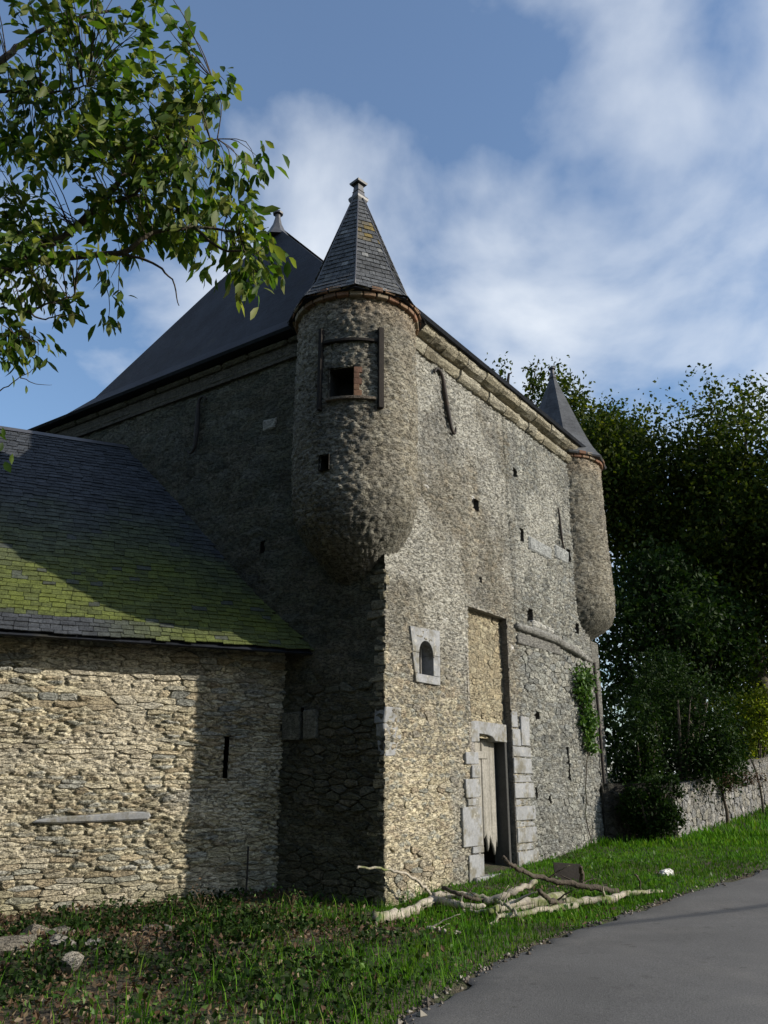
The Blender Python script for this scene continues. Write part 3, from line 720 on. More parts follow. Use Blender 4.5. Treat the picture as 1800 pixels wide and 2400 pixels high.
        lathe('finial', [(.05, 11.2), (.10, 11.28), (.09, 11.33), (.055, 11.4), (.05, 11.52), (.09, 11.53), (.085, 11.57), (.01, 11.62)], 8, A0, rf, M['lead'])
    return t, fm
def curved_box(name, cx, cy, a0, a1, z0, z1, ra, rb, parent, mat, n=6, color=None):
    V = []; F = []
    for i in range(n + 1):
        a = R(a0 + (a1 - a0) * i / n)
        for rr, zz in ((ra, z0), (rb, z0), (rb, z1), (ra, z1)): V.append((cx + rr * math.cos(a), cy + rr * math.sin(a), zz))
    for i in range(n):
        for k in range(4): F.append((i * 4 + k, i * 4 + (k + 1) % 4, i * 4 + 4 + (k + 1) % 4, i * 4 + 4 + k))
    F += [(3, 2, 1, 0), (n * 4, n * 4 + 1, n * 4 + 2, n * 4 + 3)]
    o = link(name, mesh_py(name, V, F), parent, mat)
    if color: o.color = (*color, 1)
    return o
T1, fm1 = turret(0, .55, 1, 4.3, 101, True)
tag(T1, 'near corbelled corner turret with a small square window')
T2, fm2 = turret(8.15, .52, -1, 4.35, 202, False)
tag(T2, 'far corbelled corner turret with a plain conical roof')
curved_box('timber_strip', 0, .55, -123.8, -119.5, 6.88, 8.22, .93, 1.05, T1, M['darkwood'])
curved_box('timber_strip', 0, .55, -177.5, -174.5, 6.88, 8.24, .93, 1.035, T1, M['darkwood'])
curved_box('timber_strip', 0, .55, -174, -124.5, 7.98, 8.02, .93, 1.01, T1, M['darkwood'], 14)
curved_box('window_sill', 0, .55, -170, -126, 7.0, 7.04, .93, 1.03, T1, M['stone'], 12, (.16, .13, .1))
for k in range(5):
    curved_box('brick', 0, .55, -144.8, -138 - (2.2 if k % 2 else 0), 7.055 + .096 * k, 7.145 + .096 * k, .88, 1.0, T1, M['brick'], 3, pick(r1, [(.24, .13, .09), (.3, .17, .11)]))
V = []
for rr in (1.0, .62):
    for a, z in ((-168, 7.04), (-144, 7.04), (-144, 7.54), (-168, 7.54)): V.append((rr * math.cos(R(a)), .55 + rr * math.sin(R(a)), z))
link('turret_window', mesh_py('turret_window', V, [(0, 1, 5, 4), (1, 2, 6, 5), (2, 3, 7, 6), (3, 0, 4, 7), (4, 5, 6, 7)]), T1, M['darkhole'])
V = []
for rr in (1.0, .7):
    for a, z in ((-175.5, 5.91), (-165.5, 5.91), (-165.5, 6.15), (-175.5, 6.15)): V.append((rr * math.cos(R(a)), .55 + rr * math.sin(R(a)), z))
link('putlog_hole', mesh_py('putlog_hole', V, [(0, 1, 5, 4), (1, 2, 6, 5), (2, 3, 7, 6), (3, 0, 4, 7), (4, 5, 6, 7)]), T1, M['darkhole'])

# wall anchors, ledge, pipe, pilaster
tube('wall_anchor', [(1.46, -.05, 8.40), (1.52, -.06, 8.50), (1.64, -.06, 8.50), (1.73, -.06, 8.38), (1.80, -.06, 8.1), (1.90, -.06, 7.75), (2.0, -.06, 7.5), (2.1, -.06, 7.47), (2.14, -.06, 7.6)],
     [.02, .025, .03, .035, .045, .04, .03, .022, .015], tower, M['iron'], 7, 4)
tube('wall_anchor', [(-.05, 4.02, 8.42), (-.06, 4.12, 8.5), (-.06, 4.22, 8.42), (-.06, 4.22, 8.1), (-.06, 4.22, 7.75), (-.06, 4.24, 7.5), (-.06, 4.34, 7.4), (-.06, 4.42, 7.46)], [.02, .025, .03, .045, .045, .03, .022, .015], tower, M['iron'], 7, 4)
tube('wall_anchor', [(6.55, -.05, 7.3), (6.6, -.05, 7.1), (6.62, -.05, 6.8), (6.68, -.05, 6.5), (6.76, -.05, 6.42)], [.018, .025, .03, .022, .015], tower, M['iron'], 7, 4)
V, Q = smooth_path([(4.22, -.03, 4.36), (5.0, -.04, 4.36), (5.9, -.05, 4.33), (6.9, -.04, 4.25), (7.5, -.03, 4.16), (7.9, -.02, 4.13)], [.06, .085, .09, .085, .07, .03], 6, .012, 4)
tv, tf = tube_arrays(V, Q, 8, .14, 3)
o = link('drip_ledge', mesh_py('drip_ledge', tv, tf, True), tower, M['stone']); o.color = (.25, .245, .225, 1)
piece('timber_beam', box('timber_beam', 4.28, 6.2, -.045, .1, 4.05, 4.26, .015, .02, 3), tower, M['stone'], (.17, .165, .15))
for n_, (ua, ub, za, zb) in enumerate([(4.98, 5.3, 4.47, 4.6), (5.32, 5.62, 4.46, 4.57), (5.64, 5.95, 4.44, 4.56), (5.0, 6.1, 6.0, 6.28), (6.3, 7.0, 6.12, 6.4)]):
    piece('stone', box('stone', ua, ub, -.04, .1, za, zb, .03, .02, n_ + 60), front, M['stone'], (.45, .44, .40) if n_ < 3 else (.33, .34, .33))
tube('drainpipe', [(7.98, -.05, 4.1), (7.97, -.06, 2.5), (7.96, -.07, .3)], [.035] * 3, tower, M['iron'], 8, 2)
o = link('pilaster', box('pilaster', 8.03, 8.42, .02, .7, -.2, 4.6, .03, .03, 5), tower, M['stone']); o.color = (.17, .165, .145, 1)

# ================================================================ THE BARN
J = (-1.54, 12.88); TB = R(24)
barn = empty('stone_barn', (J[0], J[1], 0), TB)
tag(barn, 'low stone barn with mossy slate roof joined to the tower', 'building')
BM = Matrix.Translation((J[0], J[1], 0)) @ Matrix.Rotation(TB, 4, 'Z')
r4 = random.Random(31); seeds = []
pal_b = [(.53, .47, .35), (.47, .41, .30), (.38, .33, .25), (.33, .27, .19), (.36, .35, .32), (.56, .50, .39), (.42, .35, .25), (.29, .28, .24)]
pal_b = [tuple(1.28 * x for x in c) for c in pal_b]
for u, z in courses(-9, .4, -.5, 1.0, (.038, .085), (.13, .40), r4, .15): seeds.append((u, z, r4.uniform(.012, .042), pick(r4, pal_b), .9 if u > -4 else .3))
for u, z in courses(-9, .4, 1.0, 2.55, (.03, .068), (.12, .40), r4, .15): seeds.append((u, z, r4.uniform(.012, .045), pick(r4, pal_b), 1))
for u, z in courses(-9, .4, 2.55, 3.9, (.055, .12), (.12, .34), r4, .35): seeds.append((u, z, r4.uniform(.008, .04), pick(r4, pal_b + [(.30, .30, .28)]), .8))
def mort_b(u, z):
    k = fbm(u * 1.3, z * 1.3, 15, 3)
    return np.outer(.75 + .5 * k, (.60, .53, .40))
def post_b(u, z, w, col):
    lime = sstep(.47, .63, fbm(u * .9 + 3, z * 1.6, 19, 3)) * .75
    w = w * (1 - .5 * lime); col = col * (1 - lime[:, None]) + np.outer(lime, (.58, .52, .40))
    mo = sstep(1.3, 0, z) * sstep(.38, .62, fbm(u * 1.4, z * 1.4, 23, 3)) * .65
    col = col * (1 - mo[:, None]) + np.outer(mo, (.17, .165, .085))
    gr = sstep(.6, .75, fbm(u * 1.1 + 9, z * 1.4, 29, 3)) * .5
    col = col * (1 - gr[:, None]) + np.outer(gr, (.27, .27, .25))
    return w, col
masonry('far_wall', barn, -9, -4.75, -.45, 3.62, .03, seeds, 2.0, f_front, (), 0, .03, .014, post_b, mort_b, seed=17)
bwall = masonry('wall', barn, -4.75, .35, -.45, 3.62, .0155, seeds, 3.6, f_front, [(-.87, -.80, 1.66, 2.24)], 300, .022, .014, post_b, mort_b, keep=lambda u, z: -4.4 < u < .1, seed=17, gap=.004, prel=.6)
open_box('arrow_slit', -.88, -.79, -.02, .3, 1.65, 2.25, bwall, M['darkhole'])
o = extr('shelf_stone', [(-3.34, 1.10), (-3.1, 1.085), (-2.4, 1.10), (-1.88, 1.115), (-1.84, 1.16), (-1.87, 1.215), (-2.1, 1.225), (-2.6, 1.19), (-3.0, 1.175), (-3.3, 1.135)], -.085, .1, bwall, M['ashlar'], .02)
tag(o, 'long smooth grey stone slab set in the barn wall')
# roof
def rz(t): return -.50 + 4.38 * t, 3.50 + 4.55 * t - .10 * math.sin(math.pi * min(1, t * 1.6))
V = []; NS = 14
for i in range(NS + 1):
    y, z = rz(i / NS); V += [(-9.4, y, z - .05), (5.2, y, z - .05)]
F = [(2 * i, 2 * i + 1, 2 * i + 3, 2 * i + 2) for i in range(NS)]
b = len(V); V += [(-9.4, 8.1, 3.5), (5.2, 8.1, 3.5), (-9.4, -.47, 3.43), (5.2, -.47, 3.43), (-9.4, .12, 3.60), (5.2, .12, 3.60)]
F += [(2 * NS, 2 * NS + 1, b + 1, b), (0, b + 2, b + 3, 1), (b + 2, b + 4, b + 5, b + 3)]
# stop the roof at the tower: cut everything that would run through the gatehouse
broof = link('barn_roof', mesh_py('barn_roof', V, F), barn, M['slate']); tag(broof, 'slate roof with bright green moss on the lower slope')
bm = bmesh.new(); bm.from_mesh(broof.data)
tw = BM.inverted() @ TM
bmesh.ops.bisect_plane(bm, geom=bm.verts[:] + bm.edges[:] + bm.faces[:], plane_co=tw @ Vector((.12, 0, 0)), plane_no=tw.to_3x3() @ Vector((1, 0, 0)), clear_outer=True)
bm.to_mesh(broof.data); bm.free()
r5 = random.Random(41); SL = []; t = 0.0; ex = .115 / 6.25; row = 0
BT = TMI @ BM
while t < 1.0:
    x = -9.2 + (row % 2) * .12; y0, z0 = rz(max(t - .004, 0)); y1, z1 = rz(min(1, t + ex * 1.45))
    while x < 4.5:
        w = r5.uniform(.13, .23); g_ = .004
        if (BT @ Vector((x + w, y0, z0))).x < .1 and x > -7.6 - 0:
            up = Vector((0, -(z1 - z0), y1 - y0)).normalized(); ob = .022 + r5.uniform(-.004, .008); oc = .003; sk = r5.uniform(-.012, .012); dr = r5.uniform(-.02, .012)
            b0, b1 = Vector((x + g_, y0 + dr, z0 + dr)), Vector((x + w - g_, y0 + dr + sk * .6, z0 + dr + sk)); c0, c1 = Vector((x + g_, y1, z1)), Vector((x + w - g_, y1, z1))
            v = [b0 + up * (ob - .012), b1 + up * (ob - .012), c1 + up * (oc - .008), c0 + up * (oc - .008), b0 + up * ob, b1 + up * ob, c1 + up * oc, c0 + up * oc]
            mx = float(fbm(x * .8, t * 7, 6, 3)); moss = float(sstep(.62, .22, t + (mx - .5) * .4 + .10 * max(0., x + 2.2))); moss *= .75 + .25 * float(fbm(x * 5, t * 40, 8, 2))
            if r5.random() < .05: moss *= .3
            if t < .06: moss *= float(sstep(-3.2, -1.5, x)) * .9
            g2 = r5.uniform(.8, 1.2); cs = (.055 * g2, .06 * g2, .068 * g2); cm = (.10 * g2, .12 * g2, .026)
            c = tuple(a_ * (1 - moss) + b_ * moss for a_, b_ in zip(cs, cm))
            vis = -4.6 < x < .1
            SL.append(((0 if vis else 5) + t * 2 + abs(x + 2) * .02, v, c))
        x += w
    t += ex; row += 1
SL.sort(key=lambda q: q[0]); SV = []; SF = []; SC = []
for n_, (_, v, c) in enumerate(SL):
    if n_ < 300: piece('slate', mesh_py('slate', [tuple(p) for p in v], BOXF), broof, M['slatepiece'], c)
    else:
        b = len(SV); SV += [tuple(p) for p in v]; SF += [tuple(b + i for i in f) for f in BOXF]; SC += [c] * 8
tag(link('slate_field', mesh_np('slate_field', SV, SF, False, SC), broof, M['slatestuff']), kind='stuff')
link('ridge_capping', mesh_py('ridge_capping', [(-9.4, 3.76, 7.98), (-9.4, 3.88, 8.09), (-9.4, 4.0, 7.98), (1.2, 3.76, 7.98), (1.2, 3.88, 8.09), (1.2, 4.0, 7.98)], [(0, 3, 4, 1), (1, 4, 5, 2)]), broof, M['lead'])
o = link('gable_wall', box('gable_wall', -9.0, -8.7, .05, 7.8, -.4, 3.5), barn, M['stone']); o.color = (.4, .36, .28, 1)

# ================================================================ GARDEN WALL
GA = (6.08, 18.35); GR = math.atan2(5.68, 4.22)
gwall = empty('garden_wall', (GA[0], GA[1], .4), GR)
tag(gwall, 'low rubble garden wall between the tower and the road sign', 'wall')
r6 = random.Random(51); seeds = []
pal_g = [(.36, .35, .36), (.30, .295, .30), (.42, .40, .39), (.33, .31, .28), (.26, .25, .24)]
for u, z in courses(0, 14, -.4, 2.6, (.10, .18), (.12, .30), r6, .45): seeds.append((u, z, r6.uniform(.008, .03), pick(r6, pal_g), 1 if u < 8 else .2))
def f_gw(u, z, w): return np.stack([u, -w, z * (1 + .03 * u) + .055 * u], 1)
masonry('wall', gwall, 0, 14, -.5, 1.12, .045, seeds, 1.4, f_gw, (), 230, .035, .015, None, lambda u, z: np.outer(.75 + .5 * fbm(u, z, 5, 2), (.22, .20, .18)), keep=lambda u, z: u < 8.5, seed=23)
o = link('coping', mesh_py('coping', [(0, -.03, 1.1), (14, -.03, 1.12 * 1.42 + .77), (14, .4, 1.12 * 1.42 + .77), (0, .4, 1.1), (0, .4, -.5), (14, .4, -.5)], [(0, 1, 2, 3), (3, 2, 5, 4)]), gwall, M['stone']); o.color = (.25, .23, .2, 1)
ret = empty('stub_wall', (4.9, 18.22, .3), math.atan2(.13, 1.18)); tag(ret, 'shaded stub of stone wall between the tower and the garden wall', 'wall')
seeds = []
for u, z in courses(-.4, 1.3, -.4, 2.0, (.10, .18), (.12, .34), r6, .45): seeds.append((u, z, r6.uniform(.008, .03), pick(r6, [(.07, .065, .055), (.09, .085, .07), (.055, .05, .042)]), 1))  # stub stones coloured very dark to paint in the shade there
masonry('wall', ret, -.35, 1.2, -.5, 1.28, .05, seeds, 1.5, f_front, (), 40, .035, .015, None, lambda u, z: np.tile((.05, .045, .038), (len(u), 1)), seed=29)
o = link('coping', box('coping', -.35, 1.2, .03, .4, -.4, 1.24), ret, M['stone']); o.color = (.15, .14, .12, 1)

# ================================================================ TREES AND BUSHES
rng = np.random.default_rng(5)
def unit(n):
    v = rng.normal(size=(n, 3)); return v / np.linalg.norm(v, axis=1)[:, None]
def leaf_arrays(c, size, droop=.5, aspect=.55):
    """small four-cornered folded leaves at points c (N,3)"""
    n = len(c); s = (size * rng.uniform(.6, 1.35, n))[:, None]
    d = unit(n); d[:, 2] -= droop; d /= np.linalg.norm(d, axis=1)[:, None]
    q = np.cross(d, unit(n)); q /= np.linalg.norm(q, axis=1)[:, None] + 1e-9
    nn = np.cross(d, q); f = rng.uniform(-.12, .25, n)[:, None]
    v = np.stack([c, c + d * s * .5 + q * s * aspect * .5 + nn * s * f, c + d * s, c + d * s * .5 - q * s * aspect * .5 + nn * s * f], 1).reshape(-1, 3)
    return v, np.arange(n * 4).reshape(n, 4)
def clumpy(blobs, n, per=45, sig=.22, shell=.55):
    """points gathered in clumps through ellipsoids (cx,cy,cz,rx,ry,rz)"""
    b = np.array(blobs, float); vol = b[:, 3] * b[:, 4] * b[:, 5]; w = vol ** .67; w /= w.sum()
    m = max(1, n // per); k = rng.choice(len(b), m, p=w); u = unit(m) * (rng.uniform(shell, 1.02, m))[:, None]
    cc = b[k, :3] + u * b[k, 3:]
    j = rng.integers(0, m, n); sg = b[k[j], 3:].mean(1)[:, None] * sig
    return cc[j] + rng.normal(size=(n, 3)) * sg
def proj_ok(p):
    """points outside the photograph's field of view"""
    c, s = math.cos(R(18.1)), math.sin(R(18.1)); d = p[:, 1] * c + (p[:, 2] - 1.6) * s
    x = p[:, 0] / np.maximum(d, .01); y = ((p[:, 2] - 1.6) * c - p[:, 1] * s) / np.maximum(d, .01)
    return ~((d > 0) & (abs(x) < .5) & (abs(y) < .66))
def crown_part(name, tree, pts, size, mat, droop=.4, aspect=.6):
    v, f = leaf_arrays(pts, size, droop, aspect)
    return tag(link(name, mesh_np(name, v, f, False), tree, mat), kind='stuff')
def sub_blobs(cx, cy, cz, rx, ry, rz_, n, seed):
    r_ = random.Random(seed); B = []
    for i in range(n):
        while True:
            a, b, c = r_.uniform(-1, 1), r_.uniform(-1, 1), r_.uniform(-1, 1)
            if a * a + b * b + c * c < 1: break
        k = r_.uniform(.32, .55); B.append((cx + a * rx * .75, cy + b * ry * .75, cz + c * rz_ * .78, rx * k, ry * k, rz_ * k * .85))
    return B
def big_tree(name, label, x, y, cz, rx, rz_, n, size, mat, seed, nb=12, ry=None, sparse=False, reject=None, group=None, trunk=.28):
    g0 = float(gz(x, y)); t = empty(name, (x, y, g0)); tag(t, label, 'tree', group)
    ry = ry or rx; B = sub_blobs(0, 0, cz - g0, rx, ry, rz_, nb, seed); r_ = random.Random(seed)
    top = cz - g0 + rz_ * .5
    tube('trunk', [(0, 0, -.3), (.1, .05, (cz - g0) * .35), (-.1, .1, cz - g0), (.05, 0, top)], [trunk, trunk * .8, trunk * .5, trunk * .12], t, M['bark'], 9, 4, .03, .06, seed)
    for b in B[:9]:
        z0 = max(1.0, (cz - g0 - rz_ * .6) * r_.uniform(.6, 1.0)); p0 = Vector((0, 0, min(z0, b[2]))); p1 = Vector(b[:3])
        tube('limb', [p0, p0.lerp(p1, .5) + Vector((0, 0, .3)), p1, p1 + (p1 - p0) * .18], [trunk * .4, trunk * .28, trunk * .14, .01], t, M['bark'], 6, 4, .04, .05, seed)
    pts = clumpy(B, n)
    if sparse: pts = np.concatenate([pts, clumpy([(b[0], b[1], b[2] + b[5] * .4, b[3] * 1.15, b[4] * 1.15, b[5] * 1.1) for b in B], n // 16, 14, .10, .75)])
    if reject is not None: pts = pts[reject(pts + np.array([x, y, g0]))]
    crown_part('crown', t, pts, size, mat)
    return t
big_tree('leafy_tree', 'dark lower tree filling the space behind the glossy bush', 8.6, 23.6, 5.2, 2.3, 3.6, 20000, .15, M['leaf_holly'], 44, 12, trunk=.2)
big_tree('leafy_tree', 'thin-topped tree whose twigs rise just over the tower eaves', 4.7, 27.6, 14.9, 1.7, 2.4, 1500, .16, M['leaf_far'], 1, 8, trunk=.14)
big_tree('leafy_tree', 'green tree rising behind the far turret cone', 7.0, 28.9, 13.3, 3.5, 4.6, 24000, .17, M['leaf_far'], 12, 12)
big_tree('leafy_tree', 'tall dark tree beside the far turret with a ragged top', 9.4, 27.2, 9.8, 3.2, 6.2, 34000, .17, M['leaf_far'], 3, 15, sparse=True)
big_tree('leafy_tree', 'broad dark tree over the garden wall with a forked trunk', 12.0, 26.9, 9.9, 3.4, 4.6, 20000, .17, M['leaf_far'], 4, 13, sparse=True, trunk=.34)
big_tree('leafy_tree', 'sunlit yellowish tree crown above the road sign', 14.2, 25.6, 9.9, 3.4, 4.8, 20000, .17, M['leaf_far'], 9, 13, sparse=True, trunk=.3)
for k, (x, y, cz, rx) in enumerate([(19.5, 29.0, 9.5, 4.0), (25.5, 32.5, 9.5, 4.2)]):
    big_tree('leafy_tree', 'tall roadside tree standing past the road sign', x, y, cz, rx, 5.0, 7000, .3, M['leaf_far'], 20 + k, 12, group='roadside trees past the sign', reject=proj_ok)
def bush(name, label, cat, x, y, zc_, rx, ry, rz_, n, size, mat, seed, nb=9, droop=.2, mats=None, stems=6):
    g0 = float(gz(x, y)); t = empty(name, (x, y, g0)); tag(t, label, cat)
    r_ = random.Random(seed)
    for k in range(stems):
        a = r_.uniform(0, 6.3); tube('stem', [(0, 0, -.1), (.25 * rx * math.cos(a), .25 * ry * math.sin(a), (zc_ - g0) * .5), (.6 * rx * math.cos(a), .6 * ry * math.sin(a), zc_ - g0 + rz_ * .3)], [.05, .035, .01], t, M['bark'], 6, 3, .02, 0, seed + k)
    crown_part('foliage', t, clumpy(sub_blobs(0, 0, zc_ - g0, rx, ry, rz_, nb, seed) + [(0, 0, zc_ - g0, rx * .75, ry * .75, rz_ * .8)], n, 30, .2, .5), size, mat, droop, .6)
    return t
bush('glossy_bush', 'large dark glossy-leaved bush overhanging the stub wall', 'bush', 6.75, 20.0, 2.7, 1.45, 1.2, 2.3, 17000, .085, M['leaf_holly'], 5, 14)
bush('glossy_bush', 'low dark bush filling the gap beside the far turret', 'bush', 5.5, 18.85, 1.9, .75, .6, 1.6, 7000, .085, M['leaf_holly'], 15, 8)
bush('glossy_bush', 'dark shrub hiding the foot of the stub wall beside the tower', 'bush', 5.45, 17.95, 1.15, .7, .3, .75, 6000, .075, M['leaf_holly'], 25, 8)
bush('yellow_bush', 'yellow-green shrub behind the garden wall near the sign', 'bush', 10.9, 25.6, 3.2, 1.2, .9, 1.5, 8000, .10, M['leaf_yellow'], 6, 9)
bush('creeping_shrub', 'brown-green creeper sprawling over the garden wall top', 'plant', 8.15, 20.95, 1.75, .95, .45, .28, 2200, .06, M['litter'], 8, 7, stems=1)
# far wood closing the view
hb = []
rq = random.Random(61)
for k in range(46):
    a = R(rq.uniform(6, 62)); d = rq.uniform(38, 46); h = rq.uniform(2.6, 5.0); hb.append((d * math.sin(a), d * math.cos(a), 1.6 + h * .75, 3.2, 2.4, h))
hv = clumpy(hb, 42000, 60, .25, .4)
hv = hv[hv[:, 2] > 1.2]
v, f = leaf_arrays(hv, .34, .3)
tag(link('far_wood', mesh_np('far_wood', v, f, False), None, M['leaf_holly']), 'dark wood closing the view behind the trees', 'trees', kind='stuff')

# the overhanging tree: trunk left of the view
LIMBS = {
 'A': [(-4.05, 5.63, 4.97), (-3.51, 5.74, 5.29), (-3.16, 5.85, 5.58), (-2.93, 5.89, 5.79), (-2.66, 5.92, 6.03), (-2.44, 5.93, 6.32), (-2.13, 5.88, 6.77), (-1.88, 5.87, 7.15)],
 'B': [(-3.08, 5.84, 5.62), (-2.74, 5.9, 5.76), (-2.17, 5.8, 5.74), (-1.9, 5.75, 5.89), (-1.58, 5.82, 6.0), (-1.25, 5.92, 6.03)],
 'C': [(-2.17, 5.8, 5.74), (-1.87, 5.74, 5.59), (-1.72, 5.78, 5.47), (-1.66, 5.85, 5.27)],
 'C2': [(-1.58, 5.82, 6.0), (-1.33, 5.79, 5.76), (-1.12, 5.8, 5.74), (-1.03, 5.85, 5.58)],
 'D': [(-4.41, 5.95, 6.88), (-3.68, 5.86, 7.5), (-3.43, 5.78, 7.73), (-3.23, 5.8, 8.0), (-2.98, 5.75, 8.13), (-2.42, 5.78, 8.37)],
 'E': [(-4.03, 5.62, 6.92), (-3.41, 5.55, 7.14), (-3.01, 5.55, 7.14), (-2.74, 5.55, 7.16), (-2.51, 5.53, 7.2)],
 'E2': [(-2.44, 5.93, 6.32), (-2.11, 5.82, 6.33), (-1.74, 5.63, 6.59), (-1.39, 5.59, 6.7)],
 'E3': [(-2.13, 5.88, 6.77), (-1.81, 5.81, 7.0), (-1.57, 5.71, 7.31), (-1.45, 5.67, 7.44)],
 'F': [(-3.74, 5.75, 4.92), (-3.13, 5.7, 5.09), (-2.8, 5.69, 5.12), (-2.62, 5.67, 5.18), (-2.43, 5.65, 5.24)],
 'F2': [(-2.8, 5.69, 5.12), (-2.69, 5.71, 5.06), (-2.54, 5.7, 5.09), (-2.41, 5.7, 5.09)],
 'G': [(-3.74, 6.04, 4.06), (-3.16, 5.91, 4.44), (-3.02, 5.88, 4.52), (-2.85, 5.85, 4.63), (-2.71, 5.82, 4.71)],
 'G2': [(-2.85, 5.85, 4.62), (-2.74, 5.86, 4.58), (-2.61, 5.87, 4.57)],
 'H': [(-3.62, 5.92, 4.72), (-3.17, 5.85, 4.95), (-2.95, 5.84, 4.99), (-2.77, 5.85, 4.94)],
}
LR = {'A': .06, 'B': .034, 'C': .014, 'C2': .014, 'D': .045, 'E': .02, 'E2': .018, 'E3': .016, 'F': .017, 'F2': .009, 'G': .008, 'G2': .0045, 'H': .012}
LEAFB = [((-3.01, 5.38, 7.67), .43, .31, 150), ((-2.35, 5.37, 7.71), .59, .27, 330), ((-1.9, 5.38, 7.67), .24, .24, 60), ((-2.74, 5.49, 7.33), .43, .2, 90), ((-3.01, 5.61, 6.96), .35, .31, 130),
 ((-2.54, 5.6, 7.0), .47, .27, 250), ((-1.96, 5.61, 6.96), .47, .37, 420), ((-1.6, 5.57, 7.09), .24, .24, 80), ((-1.41, 5.53, 7.22), .16, .18, 26), ((-2.78, 5.77, 6.48), .63, .43, 420),
 ((-2.07, 5.77, 6.48), .59, .39, 400), ((-1.56, 5.76, 6.5), .47, .25, 210), ((-1.21, 5.76, 6.52), .27, .18, 60), ((-3.09, 5.9, 6.07), .35, .31, 220), ((-1.96, 5.87, 6.18), .51, .24, 190),
 ((-1.41, 5.92, 6.03), .39, .22, 190), ((-1.08, 5.97, 5.86), .18, .27, 95), ((-1.05, 5.92, 5.46), .13, .15, 22), ((-2.51, 5.69, 5.43), .52, .17, 140), ((-2.92, 5.72, 5.36), .26, .26, 140),
 ((-2.92, 5.85, 4.94), .2, .15, 110), ((-2.14, 5.66, 5.53), .41, .15, 40), ((-3.06, 6.1, 4.17), .05, .05, 5),
 ((-4.0, 5.75, 5.2), .55, .4, 200), ((-4.1, 5.8, 6.1), .5, .45, 220), ((-4.2, 5.7, 7.1), .55, .5, 260), ((-5.1, 5.7, 5.0), .6, .5, 200), ((-5.2, 5.7, 6.3), .6, .6, 260), ((-3.75, 5.9, 4.45), .35, .25, 80)]
otree = empty('overhanging_tree', (-7.4, 5.6, 0)); tag(otree, 'broad-leaved tree reaching its branches over the barn roof', 'tree')
ob = Vector((-7.4, 5.6, 0))
tube('trunk', [(0, 0, -.3), (.1, 0, 1.5), (.2, .05, 3.5), (.1, .1, 6), (0, 0, 9.5)], [.34, .28, .24, .18, .05], otree, M['bark'], 10, 4, .02, .06, 2)
TR = {'A': (-7.2, 5.65, 3.8), 'D': (-7.25, 5.68, 5.2), 'E': (-7.25, 5.66, 5.4), 'F': (-7.2, 5.65, 3.6), 'G': (-7.2, 5.63, 2.9), 'H': (-7.2, 5.65, 3.4)}
LP = []
for k, p in LIMBS.items():
    r0 = LR[k]; pts = [Vector(q) for q in p]; rr = [r0 * (1 - .75 * i / (len(pts) - 1)) for i in range(len(pts))]
    if k in TR: pts = [Vector(TR[k]), Vector(TR[k]).lerp(pts[0], .5) + Vector((0, 0, .15))] + pts; rr = [r0 * 1.7, r0 * 1.35] + rr
    P, Q = smooth_path([q - ob for q in pts], rr, 5, .006 + r0 * .1, hash(k) % 97); V, F = tube_arrays(P, Q, 7, .05, 3)
    link('branch', mesh_py('branch', V, F, True), otree, M['bark'])
    LP += [(q, s) for q, s in zip(P, Q) if q.x > 1.2]
def big_leaf_proto(seed):
    r_ = random.Random(seed); w = r_.uniform(.17, .23); c1 = r_.uniform(-.06, -.02); bend = r_.uniform(.05, .28); fold = r_.uniform(.03, .1)
    V = [(0, 0, 0)]
    for t, ww in ((.3, .85), (.62, 1.0)):
        z = -bend * t * t
        V += [(t, w * ww, z + fold), (t, 0, z), (t, -w * ww, z + fold)]
    V.append((1, r_.uniform(-.05, .05), -bend))
    F = [(0, 2, 1), (0, 3, 2), (1, 2, 5, 4), (2, 3, 6, 5), (4, 5, 7), (5, 6, 7)]
    return V, F
protos = [big_leaf_proto(s) for s in range(6)]
pm = []
for V, F in protos:
    me = mesh_py('leaf', V, F, True); me.materials.append(M['leaf_near']); pm.append(me)
r7 = random.Random(77); LEAVES = []; TW = ([], [])
kdl = kdtree.KDTree(len(LP))
for i, (q, s) in enumerate(LP): kdl.insert(q, i)
kdl.balance()
for (c, rx, rr, n) in LEAFB:
    c = Vector(c) - ob; n = int(n * 1.2); ncl = max(2, n // 11)
    for k in range(ncl):
        while True:
            a, b, d = r7.uniform(-1, 1), r7.uniform(-1, 1), r7.uniform(-1, 1)
            if a * a + b * b < 1: break
        q = c + Vector((a * rx, d * max(rx, rr) * 1.1 + b * rr * .32, b * rr))
        co, idx, dist = kdl.find(q)
        if dist < 1.0 and dist > .05:                        # a twig from the nearest branch to the leaf cluster
            m_ = co.lerp(q, .55) + Vector((r7.uniform(-.06, .06), r7.uniform(-.06, .06), r7.uniform(0, .1)))
            P, Q = smooth_path([co, m_, q], [.006, .004, .002], 3); V, F = tube_arrays(P, Q, 4, 0, 0, False); o0 = len(TW[0]); TW[0].extend(V); TW[1].extend([tuple(o0 + i for i in f) for f in F])
            ax = (q - m_).normalized()
        else: ax = Vector((.8, 0, -.4)).normalized()
        for l in range(max(1, n // ncl)):
            p = q + Vector((r7.gauss(0, .07), r7.gauss(0, .08), r7.gauss(0, .06)))
            d = (ax * .6 + Vector((r7.gauss(.1, .55), r7.gauss(-.05, .55), r7.gauss(-.55, .45)))).normalized()
            LEAVES.append((p, d, r7.uniform(.075, .155) * (1.15 if c.x > 4.8 else 1), r7.uniform(0, 6.28), r7.randrange(6)))
tw_me = mesh_np('twigs', [tuple(p) for p in TW[0]], TW[1], True); tag(link('twigs', tw_me, otree, M['bark']), kind='stuff')
